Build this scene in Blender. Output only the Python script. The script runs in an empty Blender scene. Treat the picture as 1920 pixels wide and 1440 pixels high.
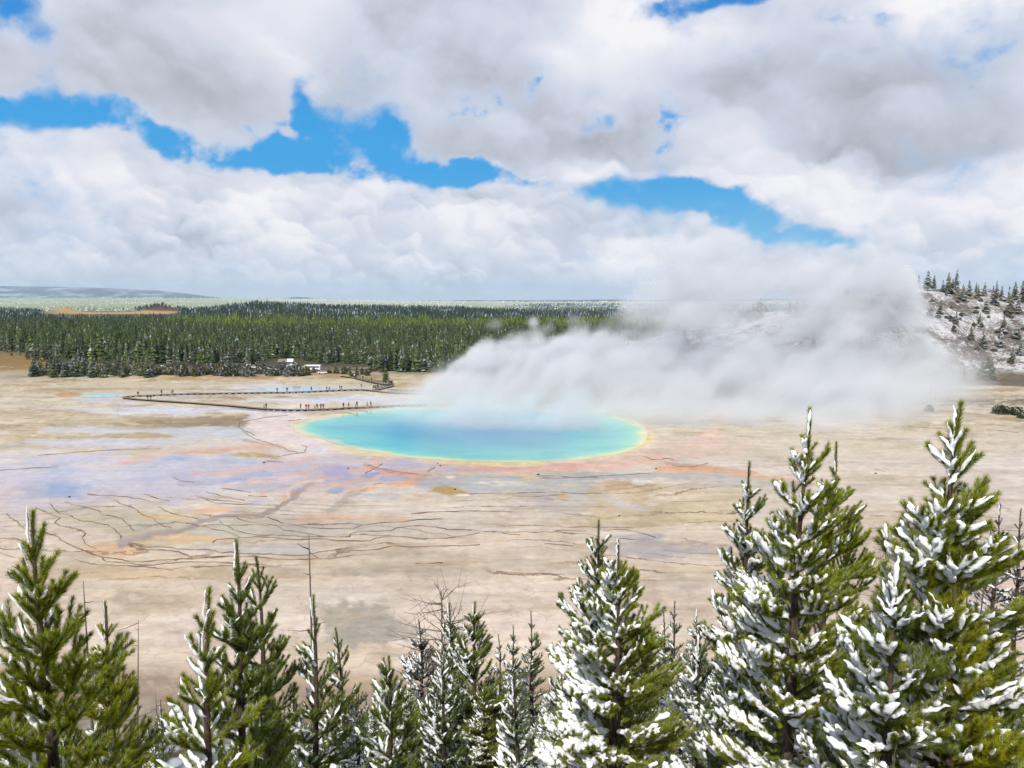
import bpy, math, random, os
import numpy as np

SC = bpy.context.scene
COL = SC.collection
rnd = random.Random(11)
RNG = np.random.default_rng(5)

# ---------------------------------------------------------------- camera
F = 1440.0                      # focal length in units of the 1920 wide photograph
CAM_H = 36.0
PITCH = math.atan(155.0 / F)
cam_d = bpy.data.cameras.new('camera')
cam_d.sensor_width = 36.0
cam_d.lens = 36.0 * F / 1920.0
cam_d.clip_start = 0.1
cam_d.clip_end = 90000.0
cam = bpy.data.objects.new('camera', cam_d)
COL.objects.link(cam)
cam.location = (0, 0, CAM_H)
cam.rotation_euler = (math.pi / 2 - PITCH, 0, 0)
SC.camera = cam
CP, SP = math.cos(PITCH), math.sin(PITCH)


def ray(px, py):
    """direction (X, Y, Z) of a picture point, scaled to Y = 1"""
    dx = (px - 960.0) / F
    dy = -(py - 720.0) / F
    y = CP + dy * SP
    z = -SP + dy * CP
    return dx / y, 1.0, z / y


def G(px, py, z=0.0):
    """point of the level ground seen at a picture point"""
    x, _, s = ray(px, py)
    d = (z - CAM_H) / s
    return x * d, d


def AT(px, py, d):
    x, _, s = ray(px, py)
    return x * d, d, CAM_H + s * d


# ---------------------------------------------------------------- numpy noise
def _h(ix, iy, iz, seed):
    n = (ix * 374761393 + iy * 668265263 + iz * 2147483647 + seed * 1274126177) & 0xffffffff
    n = ((n ^ (n >> 13)) * 1274126177) & 0xffffffff
    n = ((n ^ (n >> 16)) * 2246822519) & 0xffffffff
    return ((n ^ (n >> 15)) & 0xffffff).astype(np.float32) / np.float32(0xffffff)


def vn2(x, y, seed=0):
    x = np.asarray(x, dtype=np.float64); y = np.asarray(y, dtype=np.float64)
    fx = np.floor(x); fy = np.floor(y)
    ix = fx.astype(np.int64); iy = fy.astype(np.int64)
    u = (x - fx).astype(np.float32); v = (y - fy).astype(np.float32)
    u = u * u * (3 - 2 * u); v = v * v * (3 - 2 * v)
    z = np.int64(0)
    a = _h(ix, iy, z, seed); b = _h(ix + 1, iy, z, seed)
    c = _h(ix, iy + 1, z, seed); d = _h(ix + 1, iy + 1, z, seed)
    return (a + (b - a) * u) * (1 - v) + (c + (d - c) * u) * v


def fbm2(x, y, oct=4, seed=0, gain=0.5):
    s = 0.0; a = 1.0; t = 0.0
    for i in range(oct):
        s = s + a * (vn2(x * 2 ** i + 17.3 * i, y * 2 ** i - 9.1 * i, seed + i) - 0.5)
        t += a; a *= gain
    return s / t * 2.0           # about -1 .. 1


def vn3(x, y, z, seed=0):
    fx = np.floor(x); fy = np.floor(y); fz = np.floor(z)
    ix = fx.astype(np.int64); iy = fy.astype(np.int64); iz = fz.astype(np.int64)
    u = (x - fx).astype(np.float32); v = (y - fy).astype(np.float32); w = (z - fz).astype(np.float32)
    u = u * u * (3 - 2 * u); v = v * v * (3 - 2 * v); w = w * w * (3 - 2 * w)
    r = 0
    for k in (0, 1):
        a = _h(ix, iy, iz + k, seed); b = _h(ix + 1, iy, iz + k, seed)
        c = _h(ix, iy + 1, iz + k, seed); d = _h(ix + 1, iy + 1, iz + k, seed)
        p = (a + (b - a) * u) * (1 - v) + (c + (d - c) * u) * v
        r = r + p * (w if k else 1 - w)
    return r


def ss(a, b, x):
    t = np.clip((x - a) / (b - a), 0, 1)
    return t * t * (3 - 2 * t)


def lin(c):
    return tuple((v / 255.0 / 12.92) if v / 255.0 <= 0.04045 else ((v / 255.0 + 0.055) / 1.055) ** 2.4 for v in c)


# ---------------------------------------------------------------- mesh building
def mk(name, V, Fs, mats=(), parent=None, smooth=False, midx=None, fattr=None, vattr=None, loc=None, link=True):
    """one mesh object from numpy vertices and one face array (or a list of face arrays)"""
    me = bpy.data.meshes.new(name)
    V = np.asarray(V, dtype=np.float32).reshape(-1, 3)
    if not isinstance(Fs, (list, tuple)):
        Fs = [Fs]
    Fs = [np.asarray(f, dtype=np.int32) for f in Fs if len(f)]
    nl = sum(f.size for f in Fs); nf = sum(len(f) for f in Fs)
    me.vertices.add(len(V)); me.vertices.foreach_set('co', V.ravel())
    me.loops.add(nl); me.loops.foreach_set('vertex_index', np.concatenate([f.ravel() for f in Fs]))
    tot = np.concatenate([np.full(len(f), f.shape[1], dtype=np.int32) for f in Fs])
    st = np.concatenate([[0], np.cumsum(tot)[:-1]]).astype(np.int32)
    me.polygons.add(nf)
    me.polygons.foreach_set('loop_start', st)
    me.polygons.foreach_set('loop_total', tot)
    me.polygons.foreach_set('use_smooth', np.full(nf, smooth, dtype=bool))
    if midx is not None:
        me.polygons.foreach_set('material_index', np.asarray(midx, dtype=np.int32))
    for attrs, dom in ((fattr, 'FACE'), (vattr, 'POINT')):
        for k, a in (attrs or {}).items():
            a = np.asarray(a, dtype=np.float32)
            if a.ndim == 2:
                if a.shape[1] == 3:
                    a = np.concatenate([a, np.ones((len(a), 1), np.float32)], 1)
                at = me.attributes.new(k, 'FLOAT_COLOR', dom); at.data.foreach_set('color', a.ravel())
            else:
                at = me.attributes.new(k, 'FLOAT', dom); at.data.foreach_set('value', a)
    for m in (mats if isinstance(mats, (list, tuple)) else [mats]):
        me.materials.append(m)
    me.update(calc_edges=True)
    o = bpy.data.objects.new(name, me)
    if link:
        COL.objects.link(o)
    if parent is not None:
        o.parent = parent
    if loc is not None:
        o.location = loc
    return o


def grid_faces(nr, nc):
    i = np.arange(nr - 1)[:, None] * nc + np.arange(nc - 1)[None, :]
    return np.stack([i, i + 1, i + nc + 1, i + nc], -1).reshape(-1, 4)


class Soup:
    """collects vertices and faces of one mesh"""
    def __init__(s):
        s.V = []; s.F = {3: [], 4: []}; s.M = {3: [], 4: []}; s.n = 0

    def add(s, V, Fc, m=0):
        V = np.asarray(V, dtype=np.float32).reshape(-1, 3)
        Fc = np.asarray(Fc, dtype=np.int32)
        s.V.append(V); k = Fc.shape[1]
        s.F[k].append(Fc + s.n); s.M[k].append(np.full(len(Fc), m)); s.n += len(V)

    def box(s, c, size, m=0, rz=0.0, taper=1.0, shift=(0, 0)):
        x, y, z = [v / 2 for v in size]
        v = []
        for sz in (-1, 1):
            t = taper if sz > 0 else 1.0
            for sx, sy in ((-1, -1), (1, -1), (1, 1), (-1, 1)):
                v.append((sx * x * t + (shift[0] if sz > 0 else 0), sy * y * t + (shift[1] if sz > 0 else 0), sz * z))
        v = np.array(v)
        ca, sa = math.cos(rz), math.sin(rz)
        v = np.stack([v[:, 0] * ca - v[:, 1] * sa, v[:, 0] * sa + v[:, 1] * ca, v[:, 2]], 1) + np.array(c)
        s.add(v, [(0, 3, 2, 1), (4, 5, 6, 7), (0, 1, 5, 4), (1, 2, 6, 5), (2, 3, 7, 6), (3, 0, 4, 7)], m)

    def tube(s, P, R, n=6, m=0, cap=True):
        """tube along points P with radii R"""
        P = np.asarray(P, dtype=float); R = np.broadcast_to(np.asarray(R, dtype=float), (len(P),))
        T = np.gradient(P, axis=0); T /= np.linalg.norm(T, axis=1)[:, None] + 1e-9
        ref = np.where(np.abs(T[:, 2:3]) > 0.9, np.array([[1.0, 0, 0]]), np.array([[0, 0, 1.0]]))
        A = np.cross(T, ref); A /= np.linalg.norm(A, axis=1)[:, None] + 1e-9
        B = np.cross(T, A)
        an = np.arange(n) * 2 * math.pi / n
        V = P[:, None] + R[:, None, None] * (A[:, None] * np.cos(an)[None, :, None] + B[:, None] * np.sin(an)[None, :, None])
        q = []
        for i in range(len(P) - 1):
            for j in range(n):
                k = (j + 1) % n
                q.append((i * n + j, i * n + k, (i + 1) * n + k, (i + 1) * n + j))
        base = s.n
        s.add(V, q, m)
        if cap:
            for i, P0 in ((0, P[0]), (len(P) - 1, P[-1])):
                s.add(P0[None], np.zeros((0, 3), np.int32), m)
                c = s.n - 1
                f = [(base + i * n + j, base + i * n + (j + 1) % n, c) if i else (base + (j + 1) % n, base + j, c) for j in range(n)]
                s.F[3].append(np.array(f, dtype=np.int32)); s.M[3].append(np.full(n, m))

    def build(s, name, mats, parent=None, smooth=False, **kw):
        Fs = []; mi = []
        for k in (3, 4):
            if s.F[k]:
                Fs.append(np.concatenate(s.F[k])); mi.append(np.concatenate(s.M[k]))
        return mk(name, np.concatenate(s.V), Fs, mats, parent, smooth, midx=np.concatenate(mi), **kw)


# ---------------------------------------------------------------- tags
def tag(o, label=None, cat=None, group=None, kind=None):
    if label: o['label'] = label
    if cat: o['category'] = cat
    if group: o['group'] = group
    if kind: o['kind'] = kind
    return o


def empty(name, loc=(0, 0, 0), rz=0.0):
    o = bpy.data.objects.new(name, None)
    o.empty_display_size = 0.3
    o.location = loc; o.rotation_euler = (0, 0, rz)
    COL.objects.link(o)
    return o


def copy_tree(o):
    c = o.copy(); COL.objects.link(c)
    for ch in o.children:
        d = ch.copy(); COL.objects.link(d); d.parent = c
        for g in ch.children:
            e = g.copy(); COL.objects.link(e); e.parent = d
    return c


# ---------------------------------------------------------------- node helper
class NT:
    def __init__(s, tree):
        s.t = tree; s.n = tree.nodes; s.l = tree.links

    def put(s, sock, v):
        if hasattr(v, 'is_output'):
            s.l.new(v, sock)
        elif v is not None:
            if sock.type == 'RGBA' and hasattr(v, '__len__') and len(v) == 3:
                v = (*v, 1.0)
            sock.default_value = v

    def new(s, kind, ins=(), **props):
        n = s.n.new(kind)
        for k, v in props.items():
            setattr(n, k, v)
        for k, v in (ins.items() if isinstance(ins, dict) else enumerate(ins)):
            s.put(n.inputs[k], v)
        return n

    def m(s, op, a, b=None, c=None, clamp=False):
        n = s.new('ShaderNodeMath', [x for x in (a, b, c) if x is not None], operation=op)
        n.use_clamp = clamp
        return n.outputs[0]

    def v(s, op, a, b=None, scale=None):
        n = s.n.new('ShaderNodeVectorMath'); n.operation = op
        s.put(n.inputs[0], a)
        if b is not None: s.put(n.inputs[1], b)
        if scale is not None: s.put(n.inputs['Scale'], scale)
        return n.outputs['Value'] if op in ('LENGTH', 'DOT_PRODUCT', 'DISTANCE') else n.outputs[0]

    def xyz(s, x, y, z):
        return s.new('ShaderNodeCombineXYZ', [x, y, z]).outputs[0]

    def sep(s, v):
        return s.new('ShaderNodeSeparateXYZ', [v]).outputs

    def ramp(s, x, a, b, lo=0.0, hi=1.0, smooth=True):
        n = s.new('ShaderNodeMapRange', {0: x, 1: a, 2: b, 3: lo, 4: hi})
        n.interpolation_type = 'SMOOTHSTEP' if smooth else 'LINEAR'
        return n.outputs[0]

    def mix(s, f, a, b, mode='MIX'):
        n = s.n.new('ShaderNodeMix'); n.data_type = 'RGBA'; n.blend_type = mode
        s.put(n.inputs[0], f); s.put(n.inputs[6], a); s.put(n.inputs[7], b)
        return n.outputs[2]

    def noise(s, vec, scale=1.0, detail=4.0, rough=0.5, dist=0.0, out=0, kind=None):
        n = s.new('ShaderNodeTexNoise', {'Vector': vec, 'Scale': scale, 'Detail': detail, 'Roughness': rough, 'Distortion': dist})
        if kind: n.noise_type = kind
        return n.outputs[out]

    def attr(s, name, out='Fac', kind='GEOMETRY'):
        n = s.n.new('ShaderNodeAttribute'); n.attribute_name = name; n.attribute_type = kind
        return n.outputs[out]


def material(name, base=(0.5, 0.5, 0.5), rough=0.8, spec=0.3):
    m = bpy.data.materials.new(name); m.use_nodes = True
    b = m.node_tree.nodes['Principled BSDF']
    b.inputs['Base Color'].default_value = (*base, 1)
    b.inputs['Roughness'].default_value = rough
    b.inputs['Specular IOR Level'].default_value = spec
    return m, NT(m.node_tree), b
# ---------------------------------------------------------------- light: sun, sky and the clouded sky dome
SUN = np.array((-0.22, -0.68, 0.80)); SUN /= np.linalg.norm(SUN)
sun_el = math.asin(SUN[2]); sun_rot = math.atan2(SUN[0], SUN[1])


def sky_ang(px, py):
    x, y, z = ray(px, py)
    return math.atan2(x, y), math.atan2(z, math.hypot(x, y))


def worley(x, y, seed):
    """rounded lobes: 1 at cell points falling to 0"""
    fx = np.floor(x).astype(np.int64); fy = np.floor(y).astype(np.int64)
    best = np.full(x.shape, 9.0, dtype=np.float32); z = np.int64(0)
    for i in (-1, 0, 1):
        for j in (-1, 0, 1):
            cx = fx + i; cy_ = fy + j
            px = cx + 0.1 + 0.8 * _h(cx, cy_, z, seed); py = cy_ + 0.1 + 0.8 * _h(cx, cy_, z, seed + 7)
            d = (x - px) ** 2 + (y - py) ** 2
            best = np.minimum(best, d)
    return np.clip(1.0 - best * 1.1, 0, 1)


def sky_fields(az, el):
    """colour of the clouded sky in linear light at azimuth / elevation arrays (radians)"""
    X = az * F; Y = el * F * 1.0
    # warp
    wx = fbm2(X / 210, Y / 150, 4, 3); wy = fbm2(X / 210, Y / 150, 4, 23)
    fx = fbm2(X / 46, Y / 40, 4, 33); fy = fbm2(X / 46, Y / 40, 4, 43)
    XW = X + 34 * wx + 15 * fx; YW = Y + 26 * wy + 13 * fy

    def blobs(rows, soft=1.0):
        tot = np.zeros_like(X)
        for (px, py, rx, ry, rot, amp) in rows:
            a, e = sky_ang(px, py)
            c, s = math.cos(math.radians(rot)), math.sin(math.radians(rot))
            u = XW - a * F; v = YW - e * F
            q = np.sqrt(((u * c + v * s) / rx) ** 2 + ((v * c - u * s) / ry) ** 2)
            tot += amp * (1 - ss(0.0, 1.0, q))
        return tot
    gaps = blobs([
        (20, 218, 140, 38, 0, 0.95), (130, 212, 140, 36, -4, 0.95), (225, 222, 110, 38, -14, 1.0), (310, 262, 120, 46, -24, 1.0), (360, 285, 150, 46, -4, 1.0), (470, 290, 140, 50, -2, 1.0),
        (560, 285, 110, 56, -5, 1.0), (600, 265, 60, 70, 0, 0.6), (680, 285, 110, 96, 0, 1.1), (720, 250, 70, 70, 0, 0.6), (800, 322, 150, 58, -6, 1.05), (900, 325, 130, 46, -12, 0.9),
        (990, 346, 100, 32, 0, 1.0), (562, 172, 40, 80, 0, 1.1), (470, 225, 60, 30, 0, 0.6), (600, 225, 40, 60, 0, 0.4), (520, 215, 40, 20, 0, 0.4),
        (1180, 366, 150, 40, -3, 1.0), (1290, 372, 130, 46, -8, 1.0), (1360, 400, 110, 58, -20, 1.05), (1450, 436, 130, 56, -12, 1.05), (1535, 452, 110, 32, 0, 0.9), (1330, 436, 60, 20, 0, 0.7),
        (1130, 225, 100, 36, 15, 0.60), (1268, 196, 36, 90, 0, 0.72), (1255, 290, 40, 60, 0, 0.40), (1000, 150, 40, 90, -30, 0.66), (900, 185, 120, 46, 10, 0.62),
        (1300, 0, 130, 26, 4, 1.0), (1400, -8, 120, 20, 0, 1.0), (1548, 28, 50, 44, 0, 0.7), (1860, 92, 50, 20, 0, 0.25), (1630, 15, 60, 40, 0, 0.55),
        (28, 15, 60, 44, 30, 0.8), (80, 95, 50, 90, 20, 0.55), (50, 60, 60, 50, 0, 0.3), (100, 165, 60, 40, 0, 0.3),
        (810, 530, 60, 30, 0, 0.28), (1090, 492, 60, 16, 0, 0.25), (1880, 470, 60, 40, 0, 0.25),
    ])
    n1 = fbm2(X / 130 + 3, Y / 95, 7, 60, 0.58)
    n2 = fbm2(X / 38 + 9, Y / 34, 5, 80, 0.6)
    n3 = fbm2(X / 260 + 5, Y / 170, 3, 95, 0.5)
    bx = XW + 10 * n2; by = YW + 8 * n2
    w1 = worley(bx / 74, by / 56, 5); w2 = worley(bx / 32 + 5, by / 26, 15); w3 = worley(bx / 15 + 9, by / 13, 25)
    lumps = (w1 - 0.6) * 0.26 + (w2 - 0.6) * 0.18 + (w3 - 0.6) * 0.08
    gaps = 1.30 * (1 - np.exp(-1.15 * np.clip(gaps, 0, 9)))
    dens = 0.66 - gaps + 0.62 * n1 + 0.24 * n2 + lumps * 1.2
    away = ss(math.radians(38), math.radians(50), np.abs(az))
    soft = 0.42 + 0.80 * ss(-0.3, 0.45, n3 + 0.5 * fbm2(X / 90, Y / 70, 3, 131))
    cover = ss(-0.22, soft, dens)
    lumpy = 1 - ss(math.radians(8.5), math.radians(15), el)
    light = blobs([
        (330, 130, 420, 240, 8, -0.22), (300, 60, 260, 150, 0, -0.08), (60, 165, 200, 130, 0, -0.24), (1640, 225, 520, 170, 4, -0.27), (1480, 130, 260, 150, 0, -0.12),
        (1040, 262, 260, 80, 0, -0.26), (1700, 300, 380, 60, 0, -0.14),
        (760, 190, 240, 170, 0, -0.10), (640, 120, 110, 130, 0, -0.14), (420, 480, 300, 44, 0, -0.12), (900, 90, 110, 120, 30, -0.10),
        (150, 420, 260, 90, 0, -0.08), (1450, 500, 300, 70, 10, -0.16), (1000, 420, 300, 60, 0, -0.05),
        (1150, 70, 180, 150, 0, 0.42), (1080, 350, 200, 50, 0, 0.15), (1390, 320, 150, 100, -30, 0.28), (1540, 378, 220, 80, -8, 0.42), (1190, 500, 170, 80, 0, 0.42),
        (490, 395, 110, 70, 0, 0.40), (560, 455, 120, 56, 0, 0.30), (700, 355, 260, 50, 0, 0.12), (830, 455, 170, 90, 0, 0.30), (940, 415, 70, 40, 0, 0.22), (500, 520, 150, 40, 0, 0.2),
        (1760, 20, 220, 90, 0, 0.42), (1890, 400, 220, 110, 0, 0.22), (560, 60, 240, 170, 0, 0.20), (140, 455, 170, 60, 0, 0.18), (130, 262, 160, 56, 0, 0.28), (20, 300, 60, 80, 0, 0.2),
        (250, 345, 280, 60, -8, 0.14), (900, 40, 120, 80, 0, 0.14), (1350, 60, 160, 70, 0, 0.2), (1800, 545, 80, 30, 0, 0.3),
    ])
    light = np.where(light < 0, light * 0.88, light * 1.15)
    br = 0.44 + 1.12 * light + 0.32 * n1 + 0.11 * n2 + 0.18 * n3 + 0.5 * lumps * (0.3 + 0.7 * lumpy)
    # single puffs, lit on the side of the sun, the nearer (lower) ones over the farther
    g = np.random.default_rng(77)
    puffs = []
    for i in range(800):
        py = g.uniform(330, 560); px = g.uniform(-120, 2040)
        r = g.uniform(9, 28) * (1.7 - 0.9 * (py - 330) / 230) * (1.7 if g.random() < 0.15 else 1)
        puffs.append((py, px, r, g.uniform(0.25, 0.85), g.uniform(-0.06, 0.30)))
    for i in range(130):
        py = g.uniform(-60, 340); px = g.uniform(-150, 2070)
        puffs.append((py, px, g.uniform(35, 110), g.uniform(0.15, 0.5), g.uniform(-0.06, 0.16)))
    for (px, py, r, al, k) in ((480, 400, 38, .8, .36), (520, 385, 30, .8, .36), (455, 430, 34, .6, .3), (560, 455, 36, .75, .34), (840, 440, 44, .75, .3), (905, 420, 34, .6, .3),
                               (880, 470, 30, .6, .28), (1190, 490, 50, .7, .32), (1240, 470, 40, .6, .26), (1130, 520, 30, .5, .25), (1160, 60, 80, .6, .34), (1220, 50, 50, .6, .34),
                               (1380, 300, 55, .6, .26), (1420, 340, 60, .6, .3), (1530, 380, 66, .7, .32), (1600, 390, 50, .5, .25), (140, 450, 50, .6, .2), (190, 440, 36, .6, .24),
                               (100, 265, 50, .6, .25), (170, 250, 46, .6, .25), (1450, 480, 40, .5, .25), (1760, 25, 80, .7, .3), (1900, 400, 60, .5, .25), (500, 520, 30, .6, .25),
                               (460, 515, 22, .6, .3), (1860, 520, 26, .5, .25), (1790, 555, 18, .6, .3), (650, 545, 30, .4, .2), (580, 60, 90, .5, .2), (510, 120, 70, .4, .18)):
        puffs.append((py, px, r, al, k))
    puffs.sort(key=lambda p: p[0] + 0.6 * p[2])
    UX = XW + 7 * n2 + 3 * fbm2(X / 9, Y / 8, 3, 111); UY = YW + 6 * n2 + 3 * fbm2(X / 9, Y / 8, 3, 121)
    dxr = np.abs(X)
    for (py, px, r, al, k) in puffs:
        a_, e_ = sky_ang(px, py)
        x0, y0 = a_ * F, e_ * F
        rows = np.where(np.abs(Y[:, 0] - y0) < r + 55)[0]
        cols = np.where(np.abs(X[0] - x0) < 1.3 * r + 60)[0]
        if len(rows) < 2 or len(cols) < 2:
            continue
        sl = (slice(rows[0], rows[-1] + 1), slice(cols[0], cols[-1] + 1))
        u = (UX[sl] - x0) / (r * 1.25); v = (UY[sl] - y0) / r
        q = np.sqrt(u * u + v * v)
        m = (1 - ss(0.70, 1.0, q)) * al
        m = m * ss(-1.25, 0.15, v)                 # the foot of a puff melts away
        lit = 0.30 * u + 0.75 * v
        val = br[sl] * 0.45 + 0.55 * (0.43 + 0.7 * light[sl] + k) + 0.50 * lit
        br[sl] = br[sl] + (val - br[sl]) * m
        dens[sl] = np.maximum(dens[sl], -0.3) + 0.12 * m
    br += 0.10 * (1 - ss(0.10, 0.5, dens))
    stops = [(-0.15, (150, 155, 166)), (0.16, (182, 187, 198)), (0.44, (206, 213, 228)), (0.70, (226, 229, 240)), (0.98, (247, 246, 250)), (1.25, (254, 253, 253))]
    px_ = [s[0] for s in stops]; cs = np.array([lin(s[1]) for s in stops])
    cloud = np.stack([np.interp(br, px_, cs[:, k]) for k in range(3)], -1)
    # the big left cloud is warm underneath
    warm = blobs([(300, 130, 420, 230, 8, 1.0), (1700, 240, 500, 140, 0, 0.35)])[..., None]
    cloud = cloud * (1 + warm * (np.array((1.015, 0.99, 0.975)) - 1))
    t = np.clip(el / math.radians(20), 0, 1)[..., None]
    hi, mid, low = np.array(lin((44, 138, 216))), np.array(lin((60, 164, 231))), np.array(lin((122, 194, 236)))
    blue = np.where(t < 0.5, low + (mid - low) * ss(0.1, 0.5, t), mid + (hi - mid) * ss(0.5, 1.0, t))
    # thin veils are bluish
    veil = np.array(lin((196, 210, 232)))
    c = blue + (veil - blue) * np.clip(cover * 1.6, 0, 1)[..., None] * 0.85
    c = c + (cloud - c) * (cover ** 1.3)[..., None]
    lo = (1 - ss(0.0, math.radians(2.8), el))[..., None] * 0.55
    c = c + (np.array(lin((205, 215, 233))) - c) * lo
    return c, away


def build_sky():
    az = np.radians(np.linspace(-62, 62, 1900))
    el = np.radians(np.concatenate([np.linspace(-1.2, 22.5, 500), np.linspace(23, 58, 60)]))
    A, E = np.meshgrid(az, el)
    c, away = sky_fields(A, E)
    R = 62000.0
    V = np.stack([R * np.cos(E) * np.sin(A), R * np.cos(E) * np.cos(A), CAM_H + R * np.sin(E)], -1).reshape(-1, 3)
    alpha = (1 - ss(math.radians(44), math.radians(60), np.abs(A))) * (1 - ss(math.radians(35), math.radians(56), E))
    m = bpy.data.materials.new('cloudy_sky'); m.use_nodes = True
    N = NT(m.node_tree); N.n.clear()
    em = N.new('ShaderNodeEmission', [N.attr('sky_colour', 'Color'), 1.0])
    tr = N.new('ShaderNodeBsdfTransparent')
    mx = N.new('ShaderNodeMixShader', [N.attr('sky_cover'), tr.outputs[0], em.outputs[0]])
    out = N.new('ShaderNodeOutputMaterial', [mx.outputs[0]])
    m.cycles.emission_sampling = 'NONE'
    o = mk('sky', V, grid_faces(len(el), len(az)), m, smooth=True,
           vattr={'sky_colour': c.reshape(-1, 3), 'sky_cover': alpha.ravel()})
    tag(o, kind='structure')


def build_light():
    from mathutils import Vector
    sd = bpy.data.lights.new('sun', 'SUN')
    sd.energy = 4.2; sd.angle = math.radians(0.6); sd.color = (1.0, 0.955, 0.88)
    so = bpy.data.objects.new('sun', sd); COL.objects.link(so)
    so.rotation_euler = Vector(SUN).to_track_quat('Z', 'Y').to_euler()
    world = bpy.data.worlds.new('World'); SC.world = world
    world.use_nodes = True
    W = NT(world.node_tree); W.n.clear()
    d = W.n.new('ShaderNodeTexCoord').outputs['Generated']
    el = W.sep(d)[2]
    st = W.n.new('ShaderNodeTexSky'); st.sky_type = 'NISHITA'
    st.sun_disc = False; st.sun_elevation = sun_el; st.sun_rotation = sun_rot
    st.dust_density = 0.3; st.ozone_density = 2.0
    blue = W.v('SCALE', st.outputs[0], scale=0.1)
    cov = W.ramp(W.noise(d, 3.0, 3.0, 0.55), 0.38, 0.56)
    c = W.mix(cov, blue, lin((214, 217, 226)))
    c = W.mix(W.ramp(el, -0.04, -0.005, 1.0, 0.0), c, (0.25, 0.24, 0.22))
    bg = W.new('ShaderNodeBackground', [c, 1.0])
    out = W.n.new('ShaderNodeOutputWorld')
    W.l.new(bg.outputs[0], out.inputs[0])
# ---------------------------------------------------------------- terrain
def slope_h(x, y):
    """the steep hillside under the overlook, running out on the flat"""
    s = 34.3 - 0.585 * np.maximum(y, 0) + 0.04 * np.minimum(y, 0) + 1.1 * np.sin(x * 0.07) * ss(4, 20, y)
    k = 2.2
    return np.where(s > 12, s, k * np.log1p(np.exp(np.clip(s, -60, 60) / k)) * (s > -30))


def prof(px, pts):
    return np.interp(px, [p[0] for p in pts], [p[1] for p in pts])


def far_h(u, y):
    """rise of the far land: px is the picture column a bearing is seen at"""
    px = 960 + F * u * 1.0
    ridge = prof(px, [(-400, 8), (0, 8), (70, 6), (110, 1), (310, 1), (345, 4), (400, 10), (480, 19), (560, 18), (650, 15.5), (760, 12), (880, 8), (1000, 3), (1300, 4), (2000, 8)])
    n = fbm2(px / 160.0, y / 500.0, 3, 7)
    z = ridge * ss(1050, 1750, y) * (1 + 0.45 * n)
    z = z - (ridge * 0.9) * ss(1950, 2500, y)
    # frosted plateau far off
    top = prof(px, [(-400, 78), (0, 76), (300, 74), (430, 72), (600, 64), (760, 42), (850, 38), (1000, 36), (1180, 34), (1500, 40), (2000, 50)])
    z = z + (top - 36) * 1.0 * ss(5000, 7600, y) + 36 * ss(2600, 6200, y) - 6 * ss(2600, 3600, y)
    z = z + 2.2 * fbm2(px / 90.0, y / 700.0, 4, 9) * ss(2600, 4200, y)
    z = z + 16 * np.exp(-((px - 125) / 26.0) ** 2 - ((y - 2450) / 160.0) ** 2)
    # knoll on the left and the low rise right of the middle
    z = z + 21 * np.exp(-((px - 305) / 38.0) ** 2 - ((y - 2750) / 260.0) ** 2)
    z = z + 15 * ss(1.0, 0.2, np.abs(px - 1090) / 190.0) * ss(2300, 3100, y) * ss(4600, 3500, y)
    return z


def hgt(x, y):
    x = np.asarray(x, dtype=float); y = np.asarray(y, dtype=float)
    z = slope_h(x, y)
    yy = np.maximum(y, 1.0)
    far = y > 900
    if np.any(far):
        z = z + np.where(far, far_h(x / yy, yy), 0.0)
    return z


def chart(x, y):
    """picture position of a point of the level flat (the tracing the flat is mapped from)"""
    y = np.maximum(y, 8.0)
    f = CP + SP * CAM_H / y; up = SP - CP * CAM_H / y
    return 960 + F * (x / y) / f, 720 - F * up / f


POOL = [(552, 801), (556, 809), (574, 817), (600, 823), (622, 831), (652, 838), (700, 848), (760, 856.5), (830, 862), (900, 866), (960, 867), (1040, 865),
        (1100, 860.5), (1150, 853), (1180, 845), (1204, 833), (1214, 816), (1206, 800), (1180, 787), (1100, 775), (950, 767), (800, 765), (700, 769), (640, 777), (595, 785), (562, 793)]

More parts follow.
